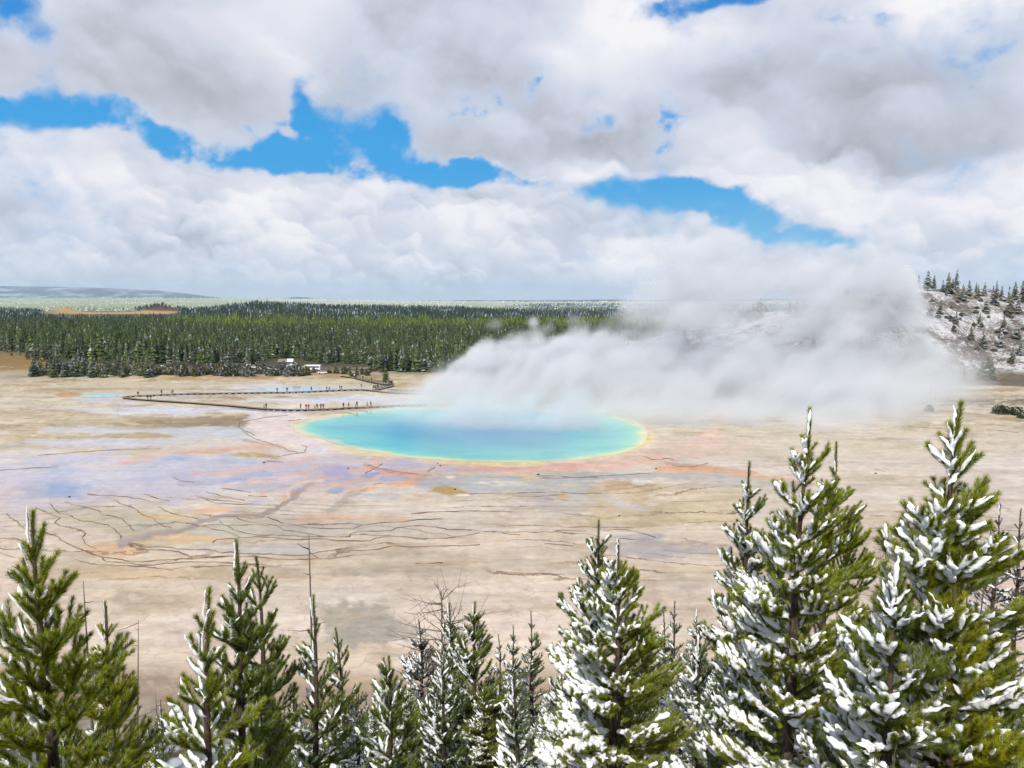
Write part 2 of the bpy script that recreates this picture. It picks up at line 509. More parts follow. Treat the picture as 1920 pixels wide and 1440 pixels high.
RIMS = [
    ([(121, 941), (140, 947), (160, 952), (185, 959), (192, 966), (207, 967), (230, 974), (240, 985), (252, 996)], 1.2),
    ([(92, 945), (112, 964), (130, 967), (150, 976), (175, 980), (200, 984), (212, 991), (226, 1004), (225, 1012)], 1.1),
    ([(67, 952), (100, 967), (112, 972), (102, 981), (112, 987), (132, 989), (150, 995), (159, 1001), (154, 1010), (160, 1020), (180, 1030)], 1.0),
    ([(12, 964), (22, 972), (35, 980), (37, 987), (55, 997), (87, 1000), (107, 1007), (125, 1020), (140, 1025), (155, 1032), (175, 1040), (185, 1042)], 1.0),
    ([(212, 936), (225, 945), (250, 952), (267, 966), (287, 972), (295, 981), (320, 991)], 1.0),
    ([(297, 950), (312, 960), (337, 967), (370, 974)], 0.8),
    ([(162, 927), (200, 930), (237, 932), (280, 939)], 0.8),
    ([(240, 1019), (265, 1022), (275, 1027), (307, 1026), (332, 1030), (362, 1031), (390, 1031), (415, 1037), (432, 1036), (462, 1039), (500, 1040), (540, 1042), (575, 1042), (597, 1036), (630, 1032), (645, 1030), (662, 1026)], 1.1),
    ([(242, 1022), (260, 1029), (280, 1031), (307, 1032), (335, 1035), (357, 1045), (400, 1046), (430, 1044)], 1.2),
    ([(125, 1020), (160, 1035), (195, 1046), (225, 1050), (250, 1054), (275, 1054), (307, 1051), (335, 1049), (362, 1049), (390, 1046), (425, 1044), (475, 1044), (520, 1050), (560, 1050), (620, 1048), (660, 1042), (700, 1038)], 1.1),
    ([(185, 1042), (200, 1054), (225, 1055), (262, 1059), (287, 1060), (312, 1057), (335, 1056), (362, 1054), (400, 1054), (450, 1058), (500, 1060)], 1.1),
    ([(140, 1050), (160, 1055), (187, 1060), (225, 1062), (275, 1063), (325, 1071)], 0.8),
    ([(399, 1018), (407, 1012), (450, 1009), (480, 1007), (512, 1009), (540, 1012), (555, 1013), (587, 1011), (612, 1011), (630, 1015), (647, 1015), (692, 1015), (705, 1010), (730, 1006), (755, 1007), (780, 1009), (810, 1011), (837, 1010), (860, 1007), (900, 1000)], 1.4),
    ([(445, 972), (457, 977), (480, 981), (510, 985), (520, 986), (530, 994), (552, 997), (580, 1002), (605, 1006), (630, 1008), (657, 1007), (656, 1002), (672, 997), (705, 997), (735, 995), (740, 991), (767, 987), (792, 986), (817, 989), (842, 994), (860, 994), (885, 995)], 1.4),
    ([(500, 970), (520, 977), (530, 982), (555, 986), (577, 990), (617, 992), (662, 992), (675, 986), (712, 981), (755, 979), (785, 975), (830, 974)], 1.4),
    ([(770, 964), (792, 962), (830, 960), (860, 959), (875, 959), (940, 959), (960, 961)], 1.0),
    ([(410, 977), (420, 984), (440, 994), (462, 1001), (485, 1004), (515, 1004), (540, 1006), (575, 1006), (605, 1007)], 1.1),
    ([(380, 986), (395, 992), (422, 996), (450, 1007)], 1.0),
    ([(650, 1034), (680, 1033), (710, 1030), (737, 1024), (777, 1027), (805, 1025), (860, 1024), (900, 1022)], 0.9),
    ([(0, 1009), (27, 1010), (47, 1017), (60, 1022)], 0.7),
    ([(0, 1037), (25, 1045), (60, 1050)], 0.7),
    ([(380, 935), (405, 944), (460, 947), (520, 948)], 0.8), ([(385, 922), (417, 931), (460, 939)], 0.8), ([(415, 916), (442, 919), (470, 924)], 0.7),
    ([(365, 930), (385, 936), (425, 940), (475, 945)], 0.8), ([(270, 927), (295, 935), (317, 939)], 0.8), ([(325, 896), (345, 903), (365, 905)], 0.7),
    ([(480, 748 + 70), (470, 812), (455, 806), (446, 800), (450, 793), (470, 788), (500, 783), (540, 779)], 1.3),
    ([(452, 806), (464, 815), (480, 824), (500, 830), (520, 836), (546, 846), (560, 849)], 1.2),
    ([(685, 888), (700, 880), (718, 870)], 1.0), ([(690, 872), (715, 879), (745, 885), (790, 890), (812, 892)], 1.3), ([(520, 857), (545, 852), (570, 849), (575, 838), (565, 834)], 0.8),
    ([(465, 930), (500, 932)], 0.6), ([(500, 865), (530, 866)], 0.5), ([(800, 886), (815, 876)], 0.6), ([(700, 909), (716, 906)], 0.6),
    ([(1005, 893), (1040, 893), (1080, 896), (1140, 892), (1220, 888)], 1.2), ([(1010, 897), (1060, 897), (1120, 895)], 0.8),
    ([(950, 926), (1000, 924), (1045, 923)], 1.3), ([(960, 931), (1010, 931), (1060, 928)], 1.2), ([(1050, 924), (1090, 926), (1130, 925)], 1.0), ([(880, 927), (940, 925)], 0.7),
    ([(1130, 996), (1160, 993), (1190, 997), (1230, 1008)], 0.9), ([(1160, 1010), (1210, 1014)], 0.7), ([(1040, 995), (1100, 997)], 0.6), ([(940, 1000), (975, 1004)], 0.6),
    ([(930, 1072), (980, 1076), (1050, 1077), (1060, 1079)], 0.7), ([(1020, 1020), (1075, 1024)], 0.6), ([(780, 1058), (830, 1056)], 0.6),
    ([(1330, 868), (1300, 876), (1260, 874)], 0.8), ([(1206, 856), (1222, 862), (1245, 862)], 0.9), ([(1243, 860), (1258, 861), (1265, 863)], 1.8),
    ([(620, 772), (650, 774), (672, 779)], 0.9), ([(655, 770), (690, 772)], 0.8), ([(540, 790), (565, 787)], 0.6),
    ([(0, 882), (60, 878), (110, 876)], 0.5), ([(70, 854), (150, 848), (230, 843), (300, 842)], 0.5),
    ([(1700, 800), (1740, 803), (1800, 806)], 0.6), ([(1760, 770), (1800, 774), (1850, 779)], 0.7), ([(1640, 880), (1660, 885)], 0.6), ([(1850, 805), (1910, 812)], 0.6),
]


def paint_ground(X, Y, Z):
    """soil colour with painted sky reflections and shade, and wetness of the ground, from the traced map of mineral crusts and mats"""
    PX, PY = chart(X, Y)
    # noise that keeps its grain from near to far: bearing and log of the distance
    k = np.clip(Y, 36, 800) / 120.0
    XK = X / k; YK = 120.0 * np.log(np.clip(Y, 36, 800))
    a1 = fbm2(XK / 9, YK / 14, 4, 201); a2 = fbm2(XK / 9, YK / 14, 4, 231)
    b1 = fbm2(XK / 2.2, YK / 4, 3, 251); b2 = fbm2(XK / 0.8, YK / 1.6, 3, 261)
    UX = PX + 26 * a1 + 9 * b1 + 3 * b2; UY = PY + 5.5 * a2 + 2.4 * b1 + 0.8 * b2
    nz1 = fbm2(XK / 4.5 + 7, YK / 6, 4, 271); nz2 = fbm2(XK / 1.3, YK / 2.4, 4, 281)
    C = np.empty(X.shape + (3,), dtype=np.float32)
    wet = np.zeros(X.shape, np.float32)
    rims = np.zeros(X.shape, np.float32)

    def put(m, col, w=None):
        nonlocal C, wet
        C += (np.array(lin(col), np.float32) - C) * m[..., None]
        if w is not None:
            wet += (w - wet) * m

    rowpy = PY[:, PY.shape[1] // 2]

    def rows(y0, y1):
        i = np.where((rowpy > y0 - 25) & (rowpy < y1 + 25))[0]
        return slice(i[0], i[-1] + 1) if len(i) else slice(0, 0)

    def putsl(sl, m, col, w):
        C[sl] += (np.array(lin(col), np.float32) - C[sl]) * m[..., None]
        if w is not None:
            wet[sl] += (w - wet[sl]) * m

    def E(px, py, rx, ry, col, al=1.0, w=None, soft=0.42, rot=0.0):
        sl = rows(py - ry * 1.2 - abs(math.sin(math.radians(rot))) * rx, py + ry * 1.2 + abs(math.sin(math.radians(rot))) * rx)
        u = UX[sl] - px; v = UY[sl] - py
        c, s = math.cos(math.radians(rot)), math.sin(math.radians(rot))
        q = np.sqrt(((u * c + v * s) / rx) ** 2 + ((v * c - u * s) / ry) ** 2)
        q = q * (1 + 0.55 * nz1[sl]) + 0.30 * nz2[sl]
        putsl(sl, (1 - ss(1 - soft, 1.0 + 0.1, q)) * al, col, w)

    def S(pts, wd, col, al=1.0, w=None, soft=0.7):
        ys = [p[1] for p in pts]
        sl = rows(min(ys) - wd, max(ys) + wd)
        if sl.stop <= sl.start:
            return
        u = UX[sl]; v = UY[sl]
        best = np.full(u.shape, 1e9, np.float32)
        for (x0, y0), (x1, y1) in zip(pts[:-1], pts[1:]):
            dx, dy = x1 - x0, y1 - y0
            t = np.clip(((u - x0) * dx + (v - y0) * dy) / (dx * dx + dy * dy), 0, 1)
            best = np.minimum(best, (u - x0 - t * dx) ** 2 + (v - y0 - t * dy) ** 2)
        q = np.sqrt(best) / wd * (1 + 0.5 * nz1[sl]) + 0.28 * nz2[sl]
        putsl(sl, (1 - ss(1 - soft, 1.05, q)) * al, col, w)

    # base tone by distance
    stops = [(560, (86, 92, 70)), (640, (90, 90, 66)), (690, (150, 140, 112)), (705, (196, 182, 152)), (745, (210, 199, 178)), (800, (210, 198, 178)), (880, (212, 200, 188)), (960, (212, 199, 186)),
             (1060, (212, 195, 174)), (1160, (222, 206, 192)), (1240, (218, 200, 180)), (1290, (178, 156, 136)), (1340, (150, 138, 122)), (1500, (120, 108, 94))]
    cs = np.array([lin(s[1]) for s in stops]); ps = [s[0] for s in stops]
    for j in range(3):
        C[..., j] = np.interp(UY, ps, cs[:, j])
    # broad weathering
    g1 = fbm2(X / 16, Y / 26, 5, 301); g2 = fbm2(X / 5, Y / 7, 4, 321)
    # ---- upper left flats: tan crust, white sheets, olive streaks
    for (x, y, rx, ry, c, a, w) in [
        (30, 680, 90, 22, (146, 118, 70), 1.0, 0), (150, 690, 200, 8, (150, 124, 76), .8, 0), (20, 706, 60, 6, (178, 168, 158), .8, 0),
        (420, 708, 180, 5, (156, 118, 62), .7, 0), (640, 704, 130, 6, (150, 110, 58), .6, 0),
        (60, 722, 60, 5, (178, 150, 108), .5, 0), (100, 735, 100, 6, (166, 146, 110), .5, 0), (60, 775, 140, 9, (176, 160, 128), .6, 0),
        (330, 742, 60, 4, (206, 200, 196), .8, .6), (130, 742, 40, 4, (196, 130, 50), .7, .2), (185, 743, 44, 4, (170, 208, 210), 1., .8), (205, 755, 60, 8, (206, 206, 214), .7, .7),
        (300, 768, 200, 8, (220, 216, 220), .9, .75), (420, 770, 180, 7, (226, 222, 228), .9, .75), (520, 772, 120, 5, (224, 220, 226), .9, .8),
        (560, 750, 140, 7, (222, 220, 224), .8, .7), (470, 725, 90, 8, (216, 218, 222), .7, .7), (640, 748, 120, 8, (222, 220, 224), .7, .7), (700, 752, 120, 7, (224, 222, 224), .7, .7),
        (395, 737, 60, 4, (220, 218, 220), .6, .5), (440, 715, 100, 5, (200, 186, 156), .5, 0), (560, 742, 120, 4, (184, 166, 134), .5, 0), (500, 755, 60, 4, (176, 150, 116), .4, 0),
        (340, 790, 150, 12, (146, 132, 106), .8, 0), (430, 795, 50, 10, (120, 108, 92), .7, .1), (200, 790, 160, 12, (186, 172, 140), .6, 0), (450, 783, 50, 5, (140, 124, 92), .6, 0),
        (90, 800, 140, 10, (182, 168, 138), .5, 0), (280, 806, 220, 7, (204, 208, 216), .8, .7), (420, 818, 130, 10, (202, 208, 216), .9, .75), (380, 806, 130, 7, (198, 204, 212), .7, .7),
        (250, 818, 86, 7, (182, 164, 124), .95, 0), (110, 822, 110, 7, (178, 164, 130), .7, 0), (60, 838, 130, 8, (188, 180, 160), .6, .3),
        (230, 832, 240, 8, (212, 208, 216), .9, .7), (90, 856, 160, 12, (216, 206, 208), .9, .6), (20, 880, 120, 18, (212, 204, 204), .8, .6),
    ]:
        E(x, y, rx, ry, c, a, w)
    # ---- wet lavender sheet on the left, blue sky reflections painted into it
    E(260, 895, 330, 46, (206, 199, 208), .9, .85)
    E(60, 930, 160, 44, (204, 190, 196), .8, .75)
    E(400, 880, 200, 30, (198, 192, 208), .75, .9)
    E(560, 880, 200, 34, (198, 184, 194), .75, .8)
    E(110, 918, 80, 20, (158, 168, 192), .5, .95)
    S([(20, 935), (80, 926), (150, 912)], 9, (162, 170, 196), .4, .9)
    S([(150, 905), (220, 900), (300, 898), (360, 890)], 7, (170, 172, 200), .5, .9)
    S([(330, 908), (390, 903), (450, 895), (500, 884)], 9, (142, 154, 192), .6, .95)
    E(440, 866, 60, 6, (158, 182, 206), .6, .95)
    E(300, 862, 90, 7, (182, 186, 208), .5, .95)
    S([(225, 864), (270, 856), (340, 850), (430, 842), (520, 838), (560, 836)], 9, (224, 184, 162), .75, .6)
    S([(330, 851), (430, 844), (520, 839)], 4.5, (206, 160, 146), .6, .5)
    S([(150, 870), (200, 876), (230, 872)], 5, (224, 196, 172), .6, .5)
    S([(350, 888), (420, 886), (470, 880), (540, 868), (600, 858), (640, 846)], 7, (222, 176, 160), .6, .6)
    S([(410, 912), (470, 903), (520, 894), (560, 884), (600, 876)], 4, (226, 178, 148), .75, .5)
    E(495, 854, 44, 5.5, (176, 156, 96), .9, .1)
    E(460, 856, 30, 4, (176, 156, 96), .6, .1)
    # ---- pale apron round the pool
    S([(520, 777), (490, 790), (482, 800), (492, 812), (520, 822), (560, 832), (610, 842)], 26, (234, 218, 214), .95, .7)
    S([(540, 782), (520, 796), (530, 812), (570, 826)], 14, (234, 210, 202), .8, .6)
    S([(556, 800), (560, 816), (590, 828)], 10, (206, 190, 206), .6, .6)
    S([(600, 790), (640, 782), (700, 774), (800, 768)], 10, (232, 212, 200), .8, .6)
    # cream and yellow rim
    S(POOL[:17] + POOL[17:] + POOL[:1], 15, (234, 214, 178), .95, .5, .9)
    S(POOL[:12] + POOL[:1], 7, (238, 222, 170), .7, .4, .9)
    S(POOL[6:17], 5.5, (236, 214, 130), .9, .4, .8)
    S([(620, 838), (660, 848), (720, 858), (790, 867)], 9, (232, 214, 170), .8, .5)
    # orange and pink mats in front
    S([(700, 862), (780, 874), (860, 880), (950, 882), (1050, 879), (1150, 871), (1230, 858)], 12, (224, 176, 152), .95, .4)
    S([(800, 872), (900, 877), (1000, 878), (1100, 873)], 5, (206, 158, 150), .7, .4)
    S([(1150, 868), (1240, 850), (1300, 838), (1340, 822)], 26, (226, 192, 172), .75, .35)
    S([(1230, 880), (1300, 878), (1400, 892), (1500, 905)], 10, (226, 168, 120), .8, .2)
    S([(1240, 868), (1330, 876), (1420, 886)], 6, (208, 150, 124), .6, .2)
    E(1330, 836, 90, 22, (226, 194, 178), .55, .4)
    # ---- runoff fan: purple and orange tongues
    E(690, 890, 150, 26, (196, 182, 192), .75, .8, rot=-8)
    E(610, 900, 120, 22, (192, 178, 194), .7, .8, rot=-10)
    for pts, wd, c, a in [
        ([(812, 880), (760, 884), (700, 892), (640, 902), (580, 914), (520, 930)], 5, (222, 168, 132), .8),
        ([(700, 876), (650, 886), (590, 896), (530, 910), (480, 926)], 5, (224, 176, 140), .75),
        ([(640, 872), (600, 882), (560, 892), (500, 906)], 3.5, (222, 176, 150), .7),
        ([(690, 900), (660, 912), (620, 922), (590, 934)], 5, (220, 176, 142), .7),
        ([(720, 905), (690, 912), (665, 920)], 6, (232, 184, 136), .85),
        ([(650, 905), (630, 912), (612, 916)], 4, (228, 178, 140), .7),
        ([(680, 871), (705, 879), (745, 886), (800, 892)], 3.2, (196, 124, 80), .65),
        ([(560, 902), (590, 903), (620, 904)], 2.6, (206, 140, 92), .65),
        ([(600, 897), (560, 904), (540, 915), (530, 928), (520, 938)], 3.0, (226, 204, 178), .9),
        ([(460, 828), (500, 836), (545, 846)], 3.0, (190, 120, 88), .5),
    ]:
        S(pts, wd, c, a, .5)
    E(755, 905, 40, 9, (222, 170, 138), .9, .3); E(775, 898, 26, 12, (224, 168, 138), .8, .3)
    E(695, 889, 22, 5, (132, 136, 180), .7, .95, rot=-10); E(730, 895, 40, 6, (164, 152, 186), .7, .9); E(640, 880, 34, 9, (166, 150, 192), .8, .9)
    E(745, 872, 40, 9, (172, 168, 194), .6, .9); E(630, 918, 30, 8, (140, 152, 178), .7, .9); E(480, 912, 60, 10, (170, 168, 186), .7, .85)
    E(700, 928, 60, 8, (192, 186, 190), .7, .6); E(590, 938, 70, 9, (198, 182, 172), .6, .4)
    S([(560, 772), (500, 786), (484, 798), (494, 812), (522, 824), (556, 834), (600, 843)], 27, (240, 222, 212), .85, .6)
    # ---- slate grey crust between the pool and the plain
    E(900, 905, 130, 20, (172, 174, 178), .9, .5); E(1000, 915, 170, 26, (182, 180, 176), .85, .4); E(1130, 893, 170, 8, (166, 172, 178), .8, .6)
    E(1080, 940, 130, 22, (186, 182, 178), .8, .3); E(1270, 892, 130, 7, (172, 176, 180), .7, .5); E(1420, 905, 120, 10, (178, 178, 176), .6, .4)
    E(845, 921, 40, 10, (178, 150, 94), .95, 0); E(858, 929, 15, 3.5, (226, 218, 206), .95, 0)
    E(850, 894, 22, 5, (204, 182, 138), .8, 0); E(858, 896, 14, 3, (226, 216, 204), .9, 0); E(985, 896, 26, 9, (206, 188, 160), .9, 0); E(945, 908, 36, 5, (214, 204, 190), .7, 0)
    E(1180, 915, 70, 18, (196, 172, 136), .9, 0, rot=6); E(1205, 906, 22, 6, (232, 226, 220), .95, 0); E(1240, 930, 120, 22, (200, 180, 148), .85, 0)
    E(1210, 965, 170, 30, (194, 176, 144), .9, 0); E(1270, 930, 60, 9, (222, 210, 190), .7, 0); E(1180, 952, 40, 6, (196, 198, 200), .6, .4); E(1350, 950, 120, 40, (204, 188, 158), .7, 0)
    E(1050, 930, 14, 8, (198, 172, 138), .8, 0)
    # ---- terraces
    E(270, 985, 220, 30, (192, 184, 152), .85, .35, rot=6); E(500, 990, 260, 26, (190, 184, 166), .8, .4); E(760, 990, 240, 26, (202, 192, 178), .7, .4)
    E(510, 1028, 130, 12, (194, 186, 178), .9, .5); E(330, 965, 70, 12, (206, 188, 146), .6, .2); E(90, 980, 90, 30, (204, 188, 170), .6, .4)
    E(215, 1030, 60, 15, (216, 178, 134), .8, .2); E(590, 971, 60, 8, (222, 182, 148), .75, .2); E(715, 971, 70, 7, (222, 186, 152), .65, .2); E(340, 1008, 90, 9, (220, 184, 138), .7, .2)
    E(400, 952, 40, 8, (224, 182, 142), .7, .2); E(300, 968, 40, 6, (216, 184, 140), .5, .2)
    S([(585, 905), (530, 935), (515, 955), (480, 965), (420, 966), (370, 975), (320, 995), (270, 1005), (230, 1012), (215, 1020)], 6.5, (154, 138, 126), .85, .5)
    S([(680, 915), (640, 940), (615, 958)], 6, (172, 160, 150), .7, .3)
    E(300, 1075, 300, 14, (188, 164, 124), .6, .2)
    E(800, 1050, 260, 22, (196, 182, 160), .6, .2); E(760, 1072, 180, 14, (176, 168, 152), .55, .2); E(1000, 1040, 160, 24, (206, 190, 172), .6, .1)
    E(1240, 1030, 110, 22, (162, 162, 164), .7, .4, rot=5); E(1180, 1008, 70, 10, (166, 164, 168), .6, .4); E(1060, 1070, 120, 12, (184, 172, 158), .5, .2)
    E(1340, 1060, 120, 26, (224, 208, 184), .7, 0); E(1280, 1090, 80, 14, (186, 174, 156), .6, .1)
    # ---- lower plain
    E(660, 1115, 100, 18, (226, 216, 206), .8, .1); E(640, 1125, 50, 10, (232, 222, 214), .7, .1); E(480, 1120, 200, 26, (214, 198, 180), .6, .1)
    E(690, 1175, 92, 44, (172, 164, 148), .9, .25, soft=.25); E(690, 1185, 60, 16, (158, 154, 142), .7, .3); E(200, 1120, 240, 40, (206, 188, 164), .5, .1)
    E(250, 1180, 120, 30, (222, 206, 188), .5, .1); E(900, 1120, 160, 40, (222, 206, 190), .6, .1); E(700, 1245, 130, 14, (226, 208, 186), .7, .1); E(1000, 1190, 120, 30, (224, 206, 190), .6, 0)
    E(270, 1290, 170, 30, (156, 134, 116), .7, .1); E(730, 1225, 60, 6, (140, 130, 110), .4, .2)  # brown patch paints the shade on the flat at the slope's foot
    # ---- right plain
    E(1650, 830, 260, 40, (216, 204, 184), .6, .1); E(1780, 790, 160, 20, (206, 192, 164), .6, 0); E(1700, 900, 220, 40, (220, 206, 190), .6, .1); E(1880, 880, 120, 30, (222, 212, 206), .5, .2)
    E(1700, 772, 220, 7, (196, 176, 136), .6, 0); E(1860, 782, 80, 5, (182, 164, 128), .6, 0); E(1640, 960, 160, 30, (216, 200, 178), .5, 0)
    E(1780, 752, 220, 9, (118, 110, 94), .9, 0); E(1500, 752, 260, 8, (140, 126, 106), .7, 0); E(1720, 742, 300, 6, (150, 138, 116), .5, 0)
    E(760, 722, 50, 6, (168, 140, 70), .7, .1); E(560, 730, 66, 6, (190, 206, 216), .8, .9); E(640, 726, 60, 4, (206, 208, 214), .6, .8)
    E(1130, 742, 60, 6, (196, 140, 124), .5, .3); E(1220, 746, 60, 5, (170, 130, 100), .5, .2)
    # forest floor behind the flats
    ff = ss(702, 690, UY) * ss(300, 420, Y)
    put(ff * ss(60, 300, UX + 0 * UY) * 0.85, (70, 66, 46), 0)
    # frosted plateau and the far land
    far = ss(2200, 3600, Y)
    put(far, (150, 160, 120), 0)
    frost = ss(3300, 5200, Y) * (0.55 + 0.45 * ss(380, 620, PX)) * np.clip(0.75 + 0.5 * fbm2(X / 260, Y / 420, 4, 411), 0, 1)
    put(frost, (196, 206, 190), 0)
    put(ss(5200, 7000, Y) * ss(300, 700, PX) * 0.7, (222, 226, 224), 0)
    gold = ss(2050, 2250, Y) * ss(2700, 2450, Y) * ss(60, 130, PX) * ss(350, 310, PX)
    put(gold * 0.95, (196, 158, 104), 0)
    knoll = np.exp(-((PX - 305) / 40.0) ** 2 - ((Y - 2750) / 300.0) ** 2)
    put(ss(0.25, 0.5, knoll), (56, 60, 56), 0)
    put(ss(0.2, 0.6, knoll) * ss(2750, 2600, Y) * 0.6, (120, 62, 44), 0)
    # hillside soil with thin snow
    hs = ss(0.4, 2.0, Z) * (Y < 80)
    sn = ss(-0.05, 0.35, fbm2(X / 1.3, Y / 1.1, 4, 431) + 0.3 * g2)
    put(hs * 1.0, (92, 82, 66), 0)
    put(hs * sn * 0.9, (220, 226, 236), 0)
    flat = 1 - hs
    wet = np.clip(wet * (1 + 0.7 * fbm2(XK / 6, YK / 9, 4, 471)), 0, 1)
    # streaks of mineral and mat, drawn out along the drainage
    st1 = fbm2(XK / 7, YK / 8, 6, 441, .62); st2 = fbm2(XK / 2.4 + 40, YK / 3.2, 5, 451, .62); st3 = fbm2(XK / 15, YK / 5, 5, 461, .6)
    dry = np.clip(1 - 0.75 * wet, 0, 1) * flat * (Y < 430)
    up = ss(840, 760, PY) * ss(700, 712, PY)
    put(ss(0.10, 0.42, st1) * dry * (0.30 + 0.42 * up), (150, 132, 100), None)
    put(ss(0.12, 0.40, st2) * dry * (0.22 + 0.35 * up), (232, 222, 208), None)
    put(ss(0.14, 0.46, -st3) * dry * (0.34 + 0.25 * up), (172, 148, 116), None)
    put(ss(0.22, 0.5, st3 + 0.5 * st2) * dry * 0.30, (206, 178, 132), None)
    put(ss(0.20, 0.5, -st1 + 0.4 * st2) * dry * 0.30, (168, 160, 150), None)
    put(ss(0.05, 0.4, st1) * wet * flat * 0.35, (222, 210, 214), None)
    put(ss(0.05, 0.4, -st2) * wet * flat * 0.30, (172, 160, 178), None)
    C *= (1 + (0.10 * g1 + 0.12 * g2) * flat)[..., None]
    return np.clip(C, 0.003, 0.9), np.clip(wet, 0, 1)


ALB = 0.78


def build_ground():
    u = np.linspace(-0.95, 0.95, 1560)
    y1 = np.linspace(-10, 58, 70)
    y2 = 1.0 / np.linspace(1 / 59.0, 1 / 430.0, 560)
    y3 = np.geomspace(434, 9800, 150)
    yy = np.concatenate([y1, y2, y3])
    U, Y = np.meshgrid(u, yy)
    X = U * (Y + 26.0 * ss(420, 60, Y))
    Z = hgt(X, Y)
    C, wet = paint_ground(X, Y, Z)
    PXc, PYc = chart(X, Y)
    inp = np.sqrt(((PXc - 900) / 350.0) ** 2 + ((PYc - 815) / 53.0) ** 2) * np.where(PXc < 700, 1.0, 1.0)
    Z = Z + 0.05 * fbm2(X / 3, Y / 3, 2, 501) * (1 - wet) * (Y < 500) * ss(1.0, 1.25, inp) + 0.25 * fbm2(X / 1.6, Y / 1.6, 3, 511) * ss(1, 4, Z) * (Y < 70)
    m, N, b = material('hot_spring_ground', rough=0.8, spec=0.4)
    geo = N.n.new('ShaderNodeNewGeometry').outputs['Position']
    col = N.attr('soil', 'Color'); w = N.attr('wet')
    flat = N.v('MULTIPLY', geo, (1, 1, 0))
    f1 = N.noise(flat, 0.55, 9.0, 0.62)
    f2 = N.noise(N.v('MULTIPLY', flat, (0.10, 0.5, 0)), 1.0, 7.0, 0.6, 0.6)
    var = N.m('ADD', N.m('MULTIPLY', N.m('SUBTRACT', f1, 0.5), 0.62), N.m('MULTIPLY', N.m('SUBTRACT', f2, 0.5), 0.50))
    c = N.mix(1.0, col, N.xyz(*[N.m('ADD', 1.0, var)] * 3), 'MULTIPLY')
    # short dark and pale streaks of mat and sinter, stretched along the level
    dry = N.m('MULTIPLY', N.m('SUBTRACT', 1.0, N.m('MULTIPLY', w, 0.7)), N.attr('streaks'))
    warp = N.v('ADD', flat, N.v('SCALE', N.noise(flat, 0.05, 4.0, out=1), scale=16.0))
    s1 = N.noise(N.v('MULTIPLY', warp, (0.11, 0.34, 0)), 1.0, 9.0, 0.66)
    s2 = N.noise(N.v('MULTIPLY', warp, (0.16, 0.46, 0)), 1.0, 9.0, 0.68)
    s3 = N.noise(N.v('MULTIPLY', warp, (0.04, 0.20, 3)), 1.0, 8.0, 0.62)
    c = N.mix(N.m('MULTIPLY', dry, N.ramp(s1, 0.53, 0.68, 0.0, 0.62)), c, N.mix(1.0, c, (0.50, 0.41, 0.32), 'MULTIPLY'))
    c = N.mix(N.m('MULTIPLY', dry, N.ramp(s2, 0.55, 0.70, 0.0, 0.55)), c, (0.66, 0.60, 0.54))
    c = N.mix(N.m('MULTIPLY', dry, N.ramp(s3, 0.52, 0.64, 0.0, 0.40)), c, N.mix(1.0, c, (0.72, 0.60, 0.44), 'MULTIPLY'))
    # thin dark run lines following the level of the sheet
    big = N.noise(N.v('MULTIPLY', flat, (0.011, 0.026, 0)), 1.0, 2.0, 0.5)
    jag = N.noise(N.v('MULTIPLY', flat, (0.35, 0.35, 0)), 1.0, 4.0, 0.65)
    lev = N.m('ADD', N.m('MULTIPLY', N.sep(geo)[1], 0.20), N.m('ADD', N.m('MULTIPLY', big, 17.0), N.m('MULTIPLY', jag, 0.9)))
    fr = N.m('ABSOLUTE', N.m('SUBTRACT', N.m('FRACT', lev), 0.5))
    line = N.ramp(fr, 0.030, 0.075, 1.0, 0.0)
    pres = N.ramp(N.noise(N.v('MULTIPLY', flat, (0.035, 0.08, 0)), 1.0, 3.0, 0.6), 0.42, 0.60)
    c = N.mix(N.m('MULTIPLY', N.m('MULTIPLY', line, pres), N.m('MULTIPLY', N.attr('lines'), 0.85)), c, (0.16, 0.10, 0.065))
    # pale cracked crust
    vo = N.n.new('ShaderNodeTexVoronoi'); vo.feature = 'DISTANCE_TO_EDGE'
    N.put(vo.inputs['Vector'], N.v('ADD', flat, N.v('SCALE', N.noise(flat, 0.4, 3.0, out=1), scale=2.4))); N.put(vo.inputs['Scale'], 0.26)
    crack = N.ramp(vo.outputs['Distance'], 0.0, 0.035, 1.0, 0.0)
    c = N.mix(N.m('MULTIPLY', crack, N.m('MULTIPLY', N.attr('crust'), N.ramp(f2, 0.35, 0.6, 0.08, 0.40))), c, (0.29, 0.21, 0.15))
    N.put(b.inputs['Base Color'], c)
    N.put(b.inputs['Roughness'], N.m('MULTIPLY_ADD', w, -0.82, N.m('MULTIPLY_ADD', N.m('SUBTRACT', f1, 0.5), 0.2, 0.86)))
    N.put(b.inputs['Specular IOR Level'], N.m('MULTIPLY_ADD', w, 0.55, 0.15))
    bp = N.new('ShaderNodeBump', {'Height': N.m('ADD', f1, f2), 'Strength': N.m('MULTIPLY_ADD', w, -0.40, 0.44), 'Distance': 0.25})
    N.put(b.inputs['Normal'], bp.outputs[0])
    PX, PY = chart(X, Y)
    lines = ss(905, 960, PY) * ss(1120, 1050, PY) + 0.7 * ss(880, 900, PY) * ss(1150, 1000, PY) * ss(820, 950, PX) * ss(1600, 1300, PX) + 0.45 * ss(700, 720, PY) * ss(840, 790, PY)
    lines = np.clip(lines, 0, 1) * (Y < 420)
    streaks = (1 - 0.78 * ss(800, 850, PY)) * (Y < 440)
    crust = ss(1040, 1110, PY) * ss(1300, 1240, PY) + 0.5 * ss(1600, 1700, PX) * ss(770, 800, PY) * ss(960, 900, PY)
